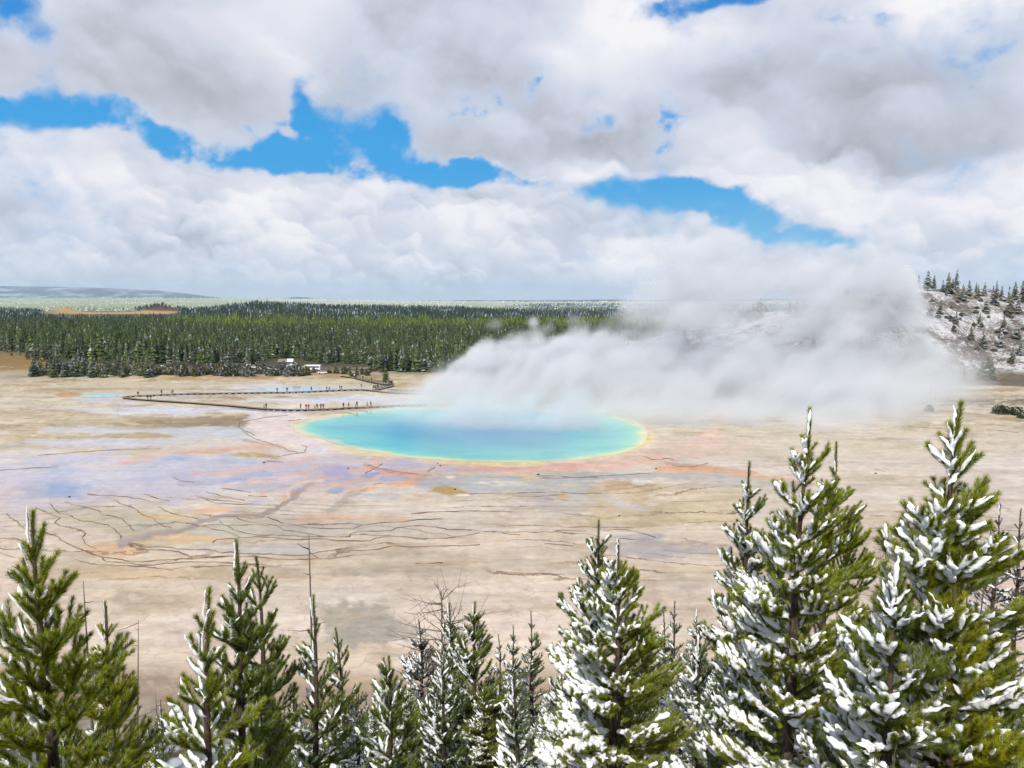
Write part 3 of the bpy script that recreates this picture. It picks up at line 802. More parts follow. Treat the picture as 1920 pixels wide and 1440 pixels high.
    o = mk('ground', np.stack([X, Y, Z], -1), grid_faces(len(yy), len(u)), m, smooth=True,
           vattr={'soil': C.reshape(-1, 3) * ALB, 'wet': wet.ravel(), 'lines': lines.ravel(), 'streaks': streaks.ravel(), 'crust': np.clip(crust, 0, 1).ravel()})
    tag(o, kind='structure')


def resample(P, step):
    P = np.asarray(P, float)
    d = np.concatenate([[0], np.cumsum(np.linalg.norm(np.diff(P, axis=0), axis=1))])
    n = max(2, int(d[-1] / step) + 1)
    t = np.linspace(0, d[-1], n)
    return np.stack([np.interp(t, d, P[:, k]) for k in range(P.shape[1])], 1)


def build_rims():
    """low dark lips of the sinter terraces"""
    s = Soup()
    for i, (pts, wd) in enumerate(RIMS):
        P = np.array([G(*p) for p in pts])
        D = P[:, 1].mean()
        P = resample(P, D / 420.0)
        t = np.arange(len(P)) * (D / 420.0)
        amp = D / 520.0
        P[:, 0] += amp * 1.0 * (fbm2(t / 2.0, t * 0 + i * 7.7, 5, 601, .7)) ; P[:, 1] += amp * 1.9 * (fbm2(t / 1.5 + 50, t * 0 + i * 3.1, 5, 611, .7))
        half = wd * 0.21 * D / F * (0.75 + 0.7 * vn2(t / 4.0, t * 0 + i, 620)) * 1.5
        half *= np.minimum(1, np.minimum(np.arange(len(P)), np.arange(len(P))[::-1]) / 6.0 + 0.12)
        T = np.gradient(P, axis=0); T /= np.linalg.norm(T, axis=1)[:, None] + 1e-9
        Nn = np.stack([-T[:, 1], T[:, 0]], 1)
        deep = half * (1 + 0.9 * np.abs(Nn[:, 1]))
        L = P + Nn * deep[:, None]; R = P - Nn * deep[:, None]
        n = len(P)
        top = 0.10 + 0.08 * vn2(t / 2.0, t * 0 + i * 2.0, 631)
        V = np.concatenate([np.c_[L, np.full(n, -0.05)], np.c_[P + Nn * deep[:, None] * .4, top], np.c_[P - Nn * deep[:, None] * .4, top], np.c_[R, np.full(n, -0.05)]])
        a = np.arange(n - 1)
        Fq = np.concatenate([np.stack([a + k * n, a + 1 + k * n, a + 1 + (k + 1) * n, a + (k + 1) * n], 1)[:, ::-1] for k in range(3)])
        s.add(V, Fq)
    m, N, b = material('terrace_lip', rough=0.85, spec=0.2)
    geo = N.n.new('ShaderNodeNewGeometry').outputs['Position']
    n = N.noise(geo, 0.35, 5.0)
    N.put(b.inputs['Base Color'], N.mix(N.ramp(n, 0.35, 0.65), (0.13, 0.095, 0.07), (0.30, 0.225, 0.165)))
    tag(s.build('terrace_ground_rims', m, smooth=True), kind='structure')


def build_water():
    # the great pool: rings from the shore to the middle
    P = np.array([G(*p) for p in POOL])
    P = np.concatenate([P, P[:1]])
    # smooth closed curve
    k = 26
    ii = np.arange(len(P) - 1)
    out = []
    for i in ii:
        p0, p1, p2, p3 = P[i - 1 if i else -2], P[i], P[i + 1], P[(i + 2) if i + 2 < len(P) else 1]
        for t in np.arange(k) / k:
            out.append(0.5 * ((2 * p1) + (-p0 + p2) * t + (2 * p0 - 5 * p1 + 4 * p2 - p3) * t * t + (-p0 + 3 * p1 - 3 * p2 + p3) * t ** 3))
    O = np.array(out)
    c = np.array([O[:, 0].mean(), O[:, 1].mean()])
    c = np.array(G(930, 812))
    ts = np.concatenate([np.linspace(0, 0.3, 26), np.linspace(0.33, 1.0, 26)])
    an = np.arange(len(O))
    rr = []
    for t in ts:
        wob = 0.5 * np.stack([fbm2(O[:, 0] / 6, O[:, 1] / 6, 3, 701), fbm2(O[:, 0] / 6, O[:, 1] / 6, 3, 711)], 1) * (1 - t)
        rr.append(np.c_[O * (1 - t) + c * t + wob, np.full(len(O), 0.03)])
    V = np.concatenate(rr); n = len(O)
    a = np.arange(n); b_ = (a + 1) % n
    Fq = np.concatenate([np.stack([a + i * n, b_ + i * n, b_ + (i + 1) * n, a + (i + 1) * n], 1) for i in range(len(ts) - 1)])
    dist = np.concatenate([np.full(n, t) for t in ts])
    m, N, b = material('spring_water', rough=0.12, spec=0.5)
    geo = N.n.new('ShaderNodeNewGeometry').outputs['Position']
    sh = N.attr('shore')
    sh = N.m('ADD', sh, N.m('MULTIPLY', N.m('SUBTRACT', N.noise(geo, 0.08, 6.0, 0.6), 0.5), 0.16))
    cr = N.n.new('ShaderNodeValToRGB'); N.put(cr.inputs[0], sh)
    e = cr.color_ramp.elements
    e[0].position = 0.0; e[0].color = (*lin((238, 226, 176)), 1)
    e[1].position = 1.0; e[1].color = (*lin((62, 136, 178)), 1)
    for p, c3 in ((0.035, (214, 226, 160)), (0.075, (140, 214, 184)), (0.16, (112, 200, 192)), (0.34, (96, 184, 188)), (0.6, (74, 154, 182))):
        q = e.new(p); q.color = (*lin(c3), 1)
    patch = N.noise(N.v('MULTIPLY', geo, (0.045, 0.09, 1)), 1.0, 5.0, 0.6)
    cc = N.mix(N.ramp(patch, 0.4, 0.66, 0.0, 0.35), cr.outputs[0], lin((48, 142, 168)))
    N.put(b.inputs['Base Color'], N.mix(1.0, cc, (0.88, 0.88, 0.86), 'MULTIPLY'))
    bp = N.new('ShaderNodeBump', {'Height': N.noise(geo, 1.3, 4.0), 'Strength': 0.10, 'Distance': 0.2})
    N.put(b.inputs['Normal'], bp.outputs[0])
    o = mk('water', V, Fq, m, smooth=True, vattr={'shore': dist})
    # make the sheet face up
    o.data.flip_normals() if o.data.polygons[0].normal.z < 0 else None
    tag(o, kind='structure')
    # two shallow pools behind the boardwalk
    for px, py, rx, ry, c3 in ((560, 729.5, 62, 5.5, (170, 198, 216)), (186, 743, 34, 2.6, (168, 210, 214))):
        cx, cy_ = G(px, py); a_ = np.arange(64) * 2 * math.pi / 64
        x1 = abs(G(px + rx, py)[0] - cx); y1 = abs(G(px, py - ry)[1] - cy_)
        w = 1 + 0.16 * fbm2(np.cos(a_) * 2, np.sin(a_) * 2, 3, 720 + px)
        ring = np.stack([cx + np.cos(a_) * x1 * w, cy_ + np.sin(a_) * y1 * w, np.full(64, 0.06)], 1)
        V = np.concatenate([ring, [[cx, cy_, 0.06]]])
        Fq = np.stack([np.arange(64), (np.arange(64) + 1) % 64, np.full(64, 64)], 1)
        m2, N2, b2 = material('pale_pool_water', tuple(v * 0.75 for v in lin(c3)), 0.08, 0.5)
        g2 = N2.n.new('ShaderNodeNewGeometry').outputs['Position']
        b2n = N2.new('ShaderNodeBump', {'Height': N2.noise(g2, 0.8, 3.0), 'Strength': 0.08, 'Distance': 0.2})
        N2.put(b2.inputs['Normal'], b2n.outputs[0])
        tag(mk('water', V, Fq, m2, smooth=True), kind='structure')
# ---------------------------------------------------------------- steam over the pool
def build_steam():
    VOX = 1.25
    lo = np.array((-62.0, 205.0, -0.6)); hi = np.array((235.0, 372.0, 92.0))
    n = np.round((hi - lo) / VOX).astype(int) + 1
    hi = lo + (n - 1) * VOX
    ax = [lo[i] + np.arange(n[i]) * VOX for i in range(3)]
    X, Y, Zz = np.meshgrid(*ax, indexing='ij')
    PXc = 960 + F * X / Y
    # drifting, billowing noise
    shx = X - 0.35 * Zz
    w1 = vn3(shx / 26, Y / 26, Zz / 20, 801) - 0.5; w2 = vn3(shx / 26, Y / 26, Zz / 20, 811) - 0.5; w3 = vn3(shx / 26, Y / 26, Zz / 20, 821) - 0.5
    xx = shx + 9 * w1; yy = Y + 9 * w2; zz = Zz + 8 * w3
    bil = 0; a = 1.0; tot = 0; fr = 1 / 17.0
    for o in range(4):
        v = vn3(xx * fr + 3 * o, yy * fr, zz * fr * 1.15, 830 + o)
        bil = bil + a * np.abs(2 * v - 1); tot += a; a *= 0.55; fr *= 2.1
    bil = bil / tot * 1.25                        # 0 .. 1, creased
    big = 0; a = 1.0; tot = 0; fr = 1 / 48.0
    for o in range(3):
        big = big + a * (vn3(xx * fr, yy * fr + 7, zz * fr * 1.2, 850 + o) - 0.5); tot += a; a *= 0.5; fr *= 2
    big = big / tot * 2                           # -1 .. 1
    top = prof(PXc, [(700, -30), (750, -12), (785, 0), (830, 8), (875, 15), (880, 18), (940, 22), (1000, 28), (1050, 23), (1100, 26), (1160, 38), (1200, 52), (1260, 58), (1330, 66), (1400, 66), (1500, 62), (1560, 62), (1640, 57), (1700, 48), (1745, 30), (1780, 12), (1820, -6), (1900, -20)])
    edge = prof(PXc, [(700, 2.0), (1000, 2.4), (1200, 3.5), (1400, 4.5), (1650, 6), (1800, 14), (1900, 15)])
    amp = prof(PXc, [(700, 4), (900, 6.5), (1020, 8), (1160, 18), (1400, 20), (1900, 18)])
    hgt_d = top - Zz + amp * (0.95 * (bil - 0.42)) * 1.7 + amp * 0.5 * big
    env = ss(0, 1, hgt_d / edge / 1.6)
    env = env * np.where(PXc < 1120, ss(3.5, -2.5, Zz - top), 1.0)
    # the bank stands over and behind the far shore and leans away to the right
    yc = prof(PXc, [(700, 302), (900, 303), (1100, 304), (1400, 306), (1900, 318)]) + 0.35 * Zz
    hw = prof(PXc, [(700, 12), (900, 24), (1100, 40), (1400, 54), (1900, 38)])
    dep = 1 - ss(0.15, 1.30, np.abs(Y - yc + 10 * big) / hw)
    thick = prof(PXc, [(700, 0.0), (750, 0.03), (820, 0.12), (900, 0.17), (1000, 0.13), (1100, 0.085), (1200, 0.065), (1400, 0.055), (1700, 0.05), (1790, 0.035), (1900, 0.02)])
    thin = 0.22 + 0.78 * ss(-0.30, 0.25, big + 0.7 * (bil - 0.4))
    d = env * dep * thick * thin * (0.30 + 1.25 * ss(0.22, 0.62, bil))
    d = d * (1 - 0.86 * ss(1020, 1200, PXc) * ss(27, 3, Zz + 12 * big))
    d = d * (1 + 1.7 * ss(1120, 1300, PXc) * ss(10, 30, Zz))
    # openings where the hill behind shows through
    for px, z, r, k in ((1130, 26, 11, .85), (1540, 9, 20, .72), (1350, 12, 13, .7), (1480, 30, 16, .4), (1640, 8, 18, .5), (1060, 34, 8, .8), (1250, 22, 12, .3)):
        q = np.sqrt(((PXc - px) / F * 320 / 1.5) ** 2 + (Zz - z) ** 2) / r + 0.5 * (bil - 0.4)
        d = d * (1 - k * (1 - ss(0.3, 1.1, q)))
    # low mist lying on the water and drifting off to the right
    mtop = prof(Y, [(195, 2.5), (225, 7), (260, 12), (300, 17), (340, 14), (372, 6)]) * (0.45 + 1.7 * bil)
    mtop = mtop * (0.25 + 0.75 * ss(720, 960, PXc))
    inx = ss(690, 960, PXc + 90 * big) * ss(1900, 1450, PXc)
    iny = ss(198, 292, Y + 22 * ss(800, 1150, PXc) + 55 * big + 60 * (bil - 0.4))
    d = d + ss(-0.2, 1.0, (mtop - Zz) / np.maximum(mtop, 0.5)) * inx * iny ** 1.05 * 0.21 * (0.30 + 1.7 * bil) * ss(790, 930, PXc + 0.9 * (300 - Y) + 60 * big + 500 * (Y < 288))
    mr = ss(1150, 1350, PXc) * ss(1800, 1600, PXc) * ss(204, 290, Y + 50 * big) * ss(345, 318, Y) * ss(20, 0, Zz) * 0.034 * (0.3 + 1.6 * bil)
    d = d + mr
    # pink lit veil lying over the ground right of the pool
    vq = np.sqrt(((X - 88) / 62) ** 2 + ((Y - 262) / 46) ** 2)
    d = d + (1 - ss(0.2, 1.0, vq + 0.5 * big)) * ss(9, 0, Zz) * 0.10 * (0.4 + 1.2 * bil)
    # fade towards the walls of the box
    for A, i in ((X, 0), (Y, 1)):
        d = d * ss(lo[i], lo[i] + 8, A) * ss(hi[i], hi[i] - 8, A)
    d = d * ss(hi[2], hi[2] - 6, Zz)
    d = d * 0.82
    d[d < 0.0008] = 0.0
    nv = d.size
    me = bpy.data.meshes.new('steam')
    me.vertices.add(nv)
    P = np.stack([X, Y, Zz], -1).reshape(-1, 3).astype(np.float32)
    me.vertices.foreach_set('co', P.ravel())
    at = me.attributes.new('dens', 'FLOAT', 'POINT'); at.data.foreach_set('value', d.astype(np.float32).ravel())
    o = bpy.data.objects.new('steam', me); COL.objects.link(o)
    m = bpy.data.materials.new('steam'); m.use_nodes = True
    N = NT(m.node_tree); N.n.clear()
    pv = N.n.new('ShaderNodeVolumePrincipled')
    pv.inputs['Color'].default_value = (0.865, 0.89, 0.93, 1)
    pv.inputs['Density'].default_value = 1.0
    pv.inputs['Anisotropy'].default_value = -0.12
    pv.inputs['Density Attribute'].default_value = 'density'
    out = N.n.new('ShaderNodeOutputMaterial'); N.l.new(pv.outputs[0], out.inputs['Volume'])
    m.cycles.volume_step_rate = 2.0
    me.materials.append(m)
    ng = bpy.data.node_groups.new('steam', 'GeometryNodeTree')
    ng.interface.new_socket('Geometry', in_out='INPUT', socket_type='NodeSocketGeometry')
    ng.interface.new_socket('Geometry', in_out='OUTPUT', socket_type='NodeSocketGeometry')
    g = NT(ng)
    gi = g.n.new('NodeGroupInput'); go = g.n.new('NodeGroupOutput')
    pos = g.n.new('GeometryNodeInputPosition').outputs[0]
    q = g.v('SCALE', g.v('SUBTRACT', pos, tuple(lo)), scale=1.0 / VOX)
    c = [g.m('ROUND', s) for s in g.sep(q)]
    c = [g.m('MINIMUM', g.m('MAXIMUM', s, 0.0), float(n[i] - 1)) for i, s in enumerate(c)]
    idx = g.m('ADD', g.m('MULTIPLY', g.m('MULTIPLY_ADD', c[0], float(n[1]), c[1]), float(n[2])), c[2])
    na = g.n.new('GeometryNodeInputNamedAttribute'); na.data_type = 'FLOAT'; na.inputs['Name'].default_value = 'dens'
    si = g.n.new('GeometryNodeSampleIndex'); si.data_type = 'FLOAT'; si.domain = 'POINT'
    g.l.new(gi.outputs[0], si.inputs['Geometry'])
    g.l.new(na.outputs[0], si.inputs['Value'])
    fi = g.n.new('FunctionNodeFloatToInt'); fi.rounding_mode = 'ROUND'
    g.l.new(idx, fi.inputs[0]); g.l.new(fi.outputs[0], si.inputs['Index'])
    vc = g.n.new('GeometryNodeVolumeCube')
    g.l.new(si.outputs[0], vc.inputs['Density'])
    vc.inputs['Min'].default_value = tuple(lo); vc.inputs['Max'].default_value = tuple(hi)
    for k, i in (('Resolution X', 0), ('Resolution Y', 1), ('Resolution Z', 2)):
        vc.inputs[k].default_value = int(n[i])
    sm = g.n.new('GeometryNodeSetMaterial'); sm.inputs['Material'].default_value = m
    g.l.new(vc.outputs[0], sm.inputs[0]); g.l.new(sm.outputs[0], go.inputs[0])
    md = o.modifiers.new('steam', 'NODES'); md.node_group = ng
    tag(o, kind='stuff')
# ---------------------------------------------------------------- hills, forest, haze
def conifer(levels, sides, g, green, snow, snowcol=(0.40, 0.44, 0.47), slim=0.2, droop=0.10, trunk=True, bare=0.10):
    """crown (triangles, one colour per face) and trunk of a conifer one unit high"""
    V = []; C = []
    for i in range(levels):
        t = (i + g.uniform(-0.3, 0.3)) / levels
        h = bare + (1 - bare) * t
        r = slim * (1 - t) ** 0.8 * g.uniform(0.75, 1.15) + 0.012
        a0 = g.uniform(0, 6.28)
        for j in range(sides):
            a = a0 + 6.283 * j / sides + g.uniform(-0.3, 0.3)
            rr = r * g.uniform(0.65, 1.2); dl = g.uniform(0.34, 0.62) * 5.0 / sides + 0.1
            up = (1 - bare) / levels * g.uniform(0.9, 1.7)
            dz = droop * g.uniform(0.2, 1.3) * (1 - t) * 0.6
            V += [(0, 0, h + up), (rr * math.cos(a - dl), rr * math.sin(a - dl), h - dz), (rr * math.cos(a + dl), rr * math.sin(a + dl), h - dz * g.uniform(0.4, 1.4))]
            v = g.uniform(0.7, 1.35)
            yel = g.uniform(-0.15, 0.25)
            c = np.array((green[0] * v * (1 + yel), green[1] * v, green[2] * v))
            side = 0.65 + 0.35 * math.cos(a - 2.6)
            if g.random() < snow * side * 1.5:
                c = c + (np.array(snowcol) - c) * g.uniform(0.2, 0.8)
            C.append(c)
    V += [(0, 0, 1.0), (0.012, 0.006, 0.86), (-0.012, 0.008, 0.86)]
    C.append(np.array(green))
    V = np.array(V, np.float32); C = np.array(C, np.float32)
    Tv = Tf = None
    if trunk:
        an = np.arange(5) * 6.283 / 5
        Tv = np.concatenate([np.c_[0.014 * np.cos(an), 0.014 * np.sin(an), np.full(5, -0.02)], np.c_[0.003 * np.cos(an), 0.003 * np.sin(an), np.full(5, 0.97)]])
        Tf = np.array([(k, (k + 1) % 5, 5 + (k + 1) % 5, 5 + k) for k in range(5)])
    return V, C, Tv, Tf


def leaf_material(name, trans=0.25):
    m = bpy.data.materials.new(name); m.use_nodes = True
    N = NT(m.node_tree); b = m.node_tree.nodes['Principled BSDF']
    b.inputs['Roughness'].default_value = 0.75; b.inputs['Specular IOR Level'].default_value = 0.2
    c = N.attr('leaf', 'Color')
    N.put(b.inputs['Base Color'], c)
    tr = N.new('ShaderNodeBsdfTranslucent', [c])
    mx = N.new('ShaderNodeMixShader', [trans, b.outputs[0], tr.outputs[0]])
    N.l.new(mx.outputs[0], N.n['Material Output'].inputs[0])
    return m


def scatter_mesh(name, protos, pos, scale, rot, pick, tint, mat):
    """many far trees merged into one mass"""
    Vs, Cs = [], []
    for k, (V, C, _, _) in enumerate(protos):
        i = np.where(pick == k)[0]
        if not len(i):
            continue
        c, s = np.cos(rot[i])[:, None], np.sin(rot[i])[:, None]
        w = scale[i]
        x = (V[None, :, 0] * c - V[None, :, 1] * s) * w[:, 1:2]; y = (V[None, :, 0] * s + V[None, :, 1] * c) * w[:, 1:2]; z = V[None, :, 2] * w[:, 0:1]
        P = np.stack([x, y, z], -1) + pos[i][:, None, :]
        Vs.append(P.reshape(-1, 3)); Cs.append((C[None] * tint[i][:, None, :]).reshape(-1, 3))
    V = np.concatenate(Vs); C = np.concatenate(Cs)
    return mk(name, V, np.arange(len(V)).reshape(-1, 3), mat, fattr={'leaf': np.clip(C, 0, 0.85)})


FRONT = [(-500, 662), (0, 660), (45, 664), (70, 678), (130, 684), (300, 686), (480, 684), (500, 676), (560, 675), (590, 684), (690, 684), (700, 700), (780, 703), (900, 704), (1200, 704), (1400, 704)]


def hill_top(px):
    return prof(px, [(1000, 0), (1120, 6), (1200, 10), (1300, 17), (1400, 23), (1500, 30), (1600, 36), (1700, 41), (1780, 42), (1840, 39), (1920, 33.5), (2100, 30), (2400, 24)])


def hill_z(px, y):
    t = hill_top(px)
    foot = 330 + 14 * np.sin(px / 90.0)
    n = fbm2(px / 60.0, y / 30.0, 4, 901)
    s = np.clip((y - foot) / 105.0, 0, 1)
    prof_s = 1 - (1 - s) ** 1.45
    z = t * prof_s * (1 + 0.16 * n * s) + 1.6 * ss(foot - 16, foot - 8, y) + 1.2 * fbm2(px / 14.0, y / 9.0, 3, 911) * ss(0, 0.2, s)
    return z - 0.5 * ss(1150, 1050, px) * 30 - 12 * ss(480, 700, y)


def build_hills():
    # right hill with thin snow, sage and fallen timber
    px = np.linspace(1050, 2350, 620); y = np.concatenate([np.linspace(312, 470, 220), np.linspace(474, 700, 30)])
    PX, Y = np.meshgrid(px, y)
    Z = hill_z(PX, Y) - 0.3
    X = (PX - 960) / F * Y
    m, N, b = material('snowy_sage_hillside', rough=0.9, spec=0.15)
    geo = N.n.new('ShaderNodeNewGeometry').outputs['Position']
    n1 = N.noise(geo, 0.055, 7.0, 0.62); n2 = N.noise(geo, 0.42, 6.0, 0.68); n3 = N.noise(geo, 1.6, 4.0, 0.6)
    soil = N.mix(N.ramp(n1, 0.4, 0.6), (0.17, 0.135, 0.115), (0.30, 0.25, 0.21))
    soil = N.mix(N.ramp(n2, 0.45, 0.62, 0, 0.8), soil, (0.15, 0.14, 0.10))
    sn = N.m('ADD', N.m('MULTIPLY', n1, 0.85), N.m('MULTIPLY', n2, 0.65))
    sn = N.m('ADD', sn, N.m('MULTIPLY', N.m('SUBTRACT', n3, 0.5), 0.5))
    zz = N.sep(geo)[2]
    mask = N.m('MULTIPLY', N.ramp(sn, 0.67, 0.85), N.ramp(zz, 2.5, 6.0))
    c = N.mix(N.m('MULTIPLY', mask, 0.92), soil, (0.74, 0.76, 0.80))
    bank = N.ramp(zz, 1.8, 4.0, 1.0, 0.0)
    c = N.mix(N.m('MULTIPLY', bank, 0.8), c, N.mix(n2, (0.15, 0.125, 0.10), (0.22, 0.19, 0.15)))
    N.put(b.inputs['Base Color'], c)
    bp = N.new('ShaderNodeBump', {'Height': N.m('ADD', n2, n3), 'Strength': 1.0, 'Distance': 1.2}); N.put(b.inputs['Normal'], bp.outputs[0])
    tag(mk('hills', np.stack([X, Y, Z], -1), grid_faces(len(y), len(px)), m, smooth=True), kind='structure')
    # mountains far behind
    m, N, b = material('far_mountain', rough=0.95, spec=0.1)
    geo = N.n.new('ShaderNodeNewGeometry').outputs['Position']
    n = N.noise(N.v('MULTIPLY', geo, (1, 1, 3)), 0.0016, 7.0, 0.65)
    N.put(b.inputs['Base Color'], N.mix(N.ramp(n, 0.45, 0.68), (0.035, 0.06, 0.075), (0.34, 0.40, 0.45)))
    for D, pts, dep in ((17000, [(-700, 541), (-200, 537), (0, 536.5), (100, 537.5), (200, 540), (290, 544), (350, 549.5), (400, 556), (440, 562), (470, 566)], 3000),
                        (14000, [(500, 566), (528, 559.5), (560, 557), (585, 558), (610, 560.5), (660, 561.5), (700, 563.5), (760, 566), (800, 569)], 1500),
                        (12500, [(740, 567), (790, 563.5), (850, 563), (1000, 562.5), (1200, 562), (1500, 560), (1900, 560), (2300, 563)], 1500)):
        px = np.linspace(pts[0][0], pts[-1][0], 260)
        py = prof(px, pts) + 0.8 * fbm2(px / 30, px * 0, 4, 930)
        v = np.linspace(0, 1, 30)
        PX, Vv = np.meshgrid(px, v)
        top = np.array([AT(a, b_, D + dep)[2] for a, b_ in zip(px, py)])
        sh = 1 - (1 - Vv) ** 1.8
        Y = D + dep * Vv
        Z = (top[None] + 20) * sh * (1 + 0.10 * fbm2(PX / 26, Vv * 3, 4, 940) * (1 - Vv) * 2) - 20
        tag(mk('hills', np.stack([(PX - 960) / F * Y * 1.0, Y, Z], -1), grid_faces(30, 260), m, smooth=True), kind='structure')


GREENS = {'pine': (0.045, 0.062, 0.026), 'dark': (0.030, 0.044, 0.026), 'olive': (0.085, 0.082, 0.030), 'yellow': (0.105, 0.120, 0.034), 'blue': (0.040, 0.062, 0.046)}


def build_forest():
    g = np.random.default_rng(31)
    mat = leaf_material('forest_foliage', 0.15)
    bark, _, _ = material('conifer_bark', (0.075, 0.055, 0.042), 0.9, 0.1)
    lod1 = [conifer(6, 5, g, (1, 1, 1), 0.0, slim=g.uniform(0.13, 0.20), trunk=False) for _ in range(8)]
    # white marks for snow: colour 1 is multiplied by the tint of each tree, so mark whole faces instead
    lod1s = []
    for k in range(14):
        kk = g.random()
        lod1s.append(conifer(8, 7, g, (0.078, 0.120, 0.038), [0.02, 0.05, 0.10, 0.20][k % 4], slim=g.uniform(0.13, 0.19), trunk=False))
    # ---- the main wood on the flat (everything beyond its first rows)
    N_ = 26000
    yv = 1.0 / g.uniform(1 / 1230.0, 1 / 372.0, N_ * 2)
    yv = np.where(g.random(N_ * 2) < 0.35, g.uniform(600, 1250, N_ * 2), yv)
    px = g.uniform(-420, 1520, N_ * 2)
    front = prof(px, FRONT)
    yfront = np.array([G(960, p)[1] for p in front])
    ok = yv > yfront + 13 + 8 * g.random(N_ * 2)
    # clearing and a cut in the trees
    cy_ = G(960, 655)[1]
    ok &= ~((np.abs(px - 636) < 26) & (np.abs(yv - cy_) < 55))
    dn = fbm2(px / 60.0, yv / 90.0, 3, 951)
    ok &= g.random(N_ * 2) < 0.80 + 0.4 * dn
    ok &= ~((px > 1180) & (yv < 520))
    i = np.where(ok)[0][:N_]
    px, yv = px[i], yv[i]; x = (px - 960) / F * yv
    n = len(i)
    z = hgt(x, yv)
    big = fbm2(px / 120.0, yv / 200.0, 3, 961)
    # sunlit yellow green band painted into the far crowns; darker, frosted near the edge
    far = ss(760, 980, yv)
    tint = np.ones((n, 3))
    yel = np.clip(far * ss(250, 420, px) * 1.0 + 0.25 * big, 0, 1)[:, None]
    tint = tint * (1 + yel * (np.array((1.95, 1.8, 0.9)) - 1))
    tint *= (0.80 + 0.26 * g.standard_normal(n).clip(-1.6, 2))[:, None]
    frostp = np.clip(0.34 + 0.55 * fbm2(px / 80.0, yv / 70.0, 3, 971) + 0.3 * (1 - far) - 0.4 * far * ss(250, 420, px), 0, 0.95)
    pick = np.where(g.random(n) < frostp, g.integers(0, 3, n) * 4 + 3 - (g.random(n) < 0.4), g.integers(0, 3, n) * 4 + (g.random(n) < 0.5))
    pick = np.clip(pick, 0, 13)
    hts = (g.uniform(6.5, 14.0, n) + 4.5 * (g.random(n) < 0.06)) * (1 + 0.30 * big)
    scale = np.stack([hts, hts * g.uniform(1.0, 1.45, n)], 1)
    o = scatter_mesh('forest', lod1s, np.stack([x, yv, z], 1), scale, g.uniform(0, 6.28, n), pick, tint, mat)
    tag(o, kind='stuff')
    # ---- wooded ridge behind, the knoll, and the frosted wood beyond
    lod2 = [conifer(3, 4, g, (0.050, 0.074, 0.050), s, snowcol=(0.55, 0.62, 0.68), slim=0.2, trunk=False) for s in (0.0, 0.05, 0.12, 0.3)]
    n = 13000
    yv = g.uniform(1180, 1900, n); px = g.uniform(-420, 1520, n)
    keep = g.random(n) < 0.9
    keep &= ~((px > 85) & (px < 338) & (yv > 1240))
    px, yv = px[keep], yv[keep]; n = len(px)
    x = (px - 960) / F * yv
    bl = fbm2(px / 70, yv / 160, 3, 981)
    tint = (np.array((0.9, 0.98, 1.0))[None] * (1 + 0.30 * bl[:, None]) * (1 + 0.25 * g.standard_normal((n, 1)).clip(-1.5, 2)))
    pick = np.clip(np.round(1.1 + 1.6 * bl + g.uniform(-1, 1, n)), 0, 3).astype(int)
    h = g.uniform(10, 16, n)
    o = scatter_mesh('forest', lod2, np.stack([x, yv, hgt(x, yv)], 1), np.stack([h, h * 1.5], 1), g.uniform(0, 6.28, n), pick, tint, mat)
    tag(o, kind='stuff')
    n = 11000
    yv = np.where(g.random(n) < 0.5, g.uniform(2550, 4600, n), g.uniform(4600, 7600, n)); px = g.uniform(-300, 1500, n)
    dn = fbm2(px / 50, yv / 420, 4, 991)
    knoll = np.exp(-((px - 305) / 40.0) ** 2 - ((yv - 2750) / 300.0) ** 2) > 0.2
    right = ss(900, 1000, px) * (yv < 4600)
    keep = knoll | (g.random(n) < 0.25 + 0.9 * dn + 0.5 * right)
    keep &= ~((px < 360) & (yv < 2650) & ~knoll)
    px, yv, right, knoll = px[keep], yv[keep], right[keep], knoll[keep]; n = len(px)
    x = (px - 960) / F * yv
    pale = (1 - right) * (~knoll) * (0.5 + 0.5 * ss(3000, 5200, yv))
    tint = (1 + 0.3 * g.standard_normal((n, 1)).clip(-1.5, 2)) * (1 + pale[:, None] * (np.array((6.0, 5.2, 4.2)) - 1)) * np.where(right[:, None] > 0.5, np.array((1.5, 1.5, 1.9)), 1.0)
    pick = np.where(right > .5, 3, np.where(knoll, 0, 3))
    h = g.uniform(9, 15, n)
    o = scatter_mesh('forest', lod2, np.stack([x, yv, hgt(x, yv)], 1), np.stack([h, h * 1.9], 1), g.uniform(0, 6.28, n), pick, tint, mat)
    tag(o, kind='stuff')

    # ---- single trees along the edge of the wood: a crown and a trunk each
    protos = []
    for k in range(12):
        gr = [(0.075, 0.098, 0.038), (0.095, 0.105, 0.036), (0.058, 0.080, 0.040), (0.080, 0.096, 0.050)][k % 4]
        V, C, Tv, Tf = conifer(13, 9, g, gr, [0.08, 0.30, 0.16, 0.5, 0.04, 0.22][k % 6], slim=g.uniform(0.15, 0.21))
        c_ = mk('crown', V, np.arange(len(V)).reshape(-1, 3), mat, fattr={'leaf': C}, link=False)
        t_ = mk('trunk', Tv, Tf, bark, link=False)
        protos.append((c_.data, t_.data))
        bpy.data.objects.remove(c_); bpy.data.objects.remove(t_)

    hillp = []
    for k in range(6):
        V, C, Tv, Tf = conifer(11, 8, g, (0.115, 0.125, 0.085), [.25, .5, .4][k % 3], snowcol=(0.55, 0.58, 0.62), slim=g.uniform(0.12, 0.19))
        c_ = mk('crown', V, np.arange(len(V)).reshape(-1, 3), mat, fattr={'leaf': C}, link=False)
        t_ = mk('trunk', Tv, Tf, bark, link=False)
        hillp.append((c_.data, t_.data))
        bpy.data.objects.remove(c_); bpy.data.objects.remove(t_)
    protos += hillp

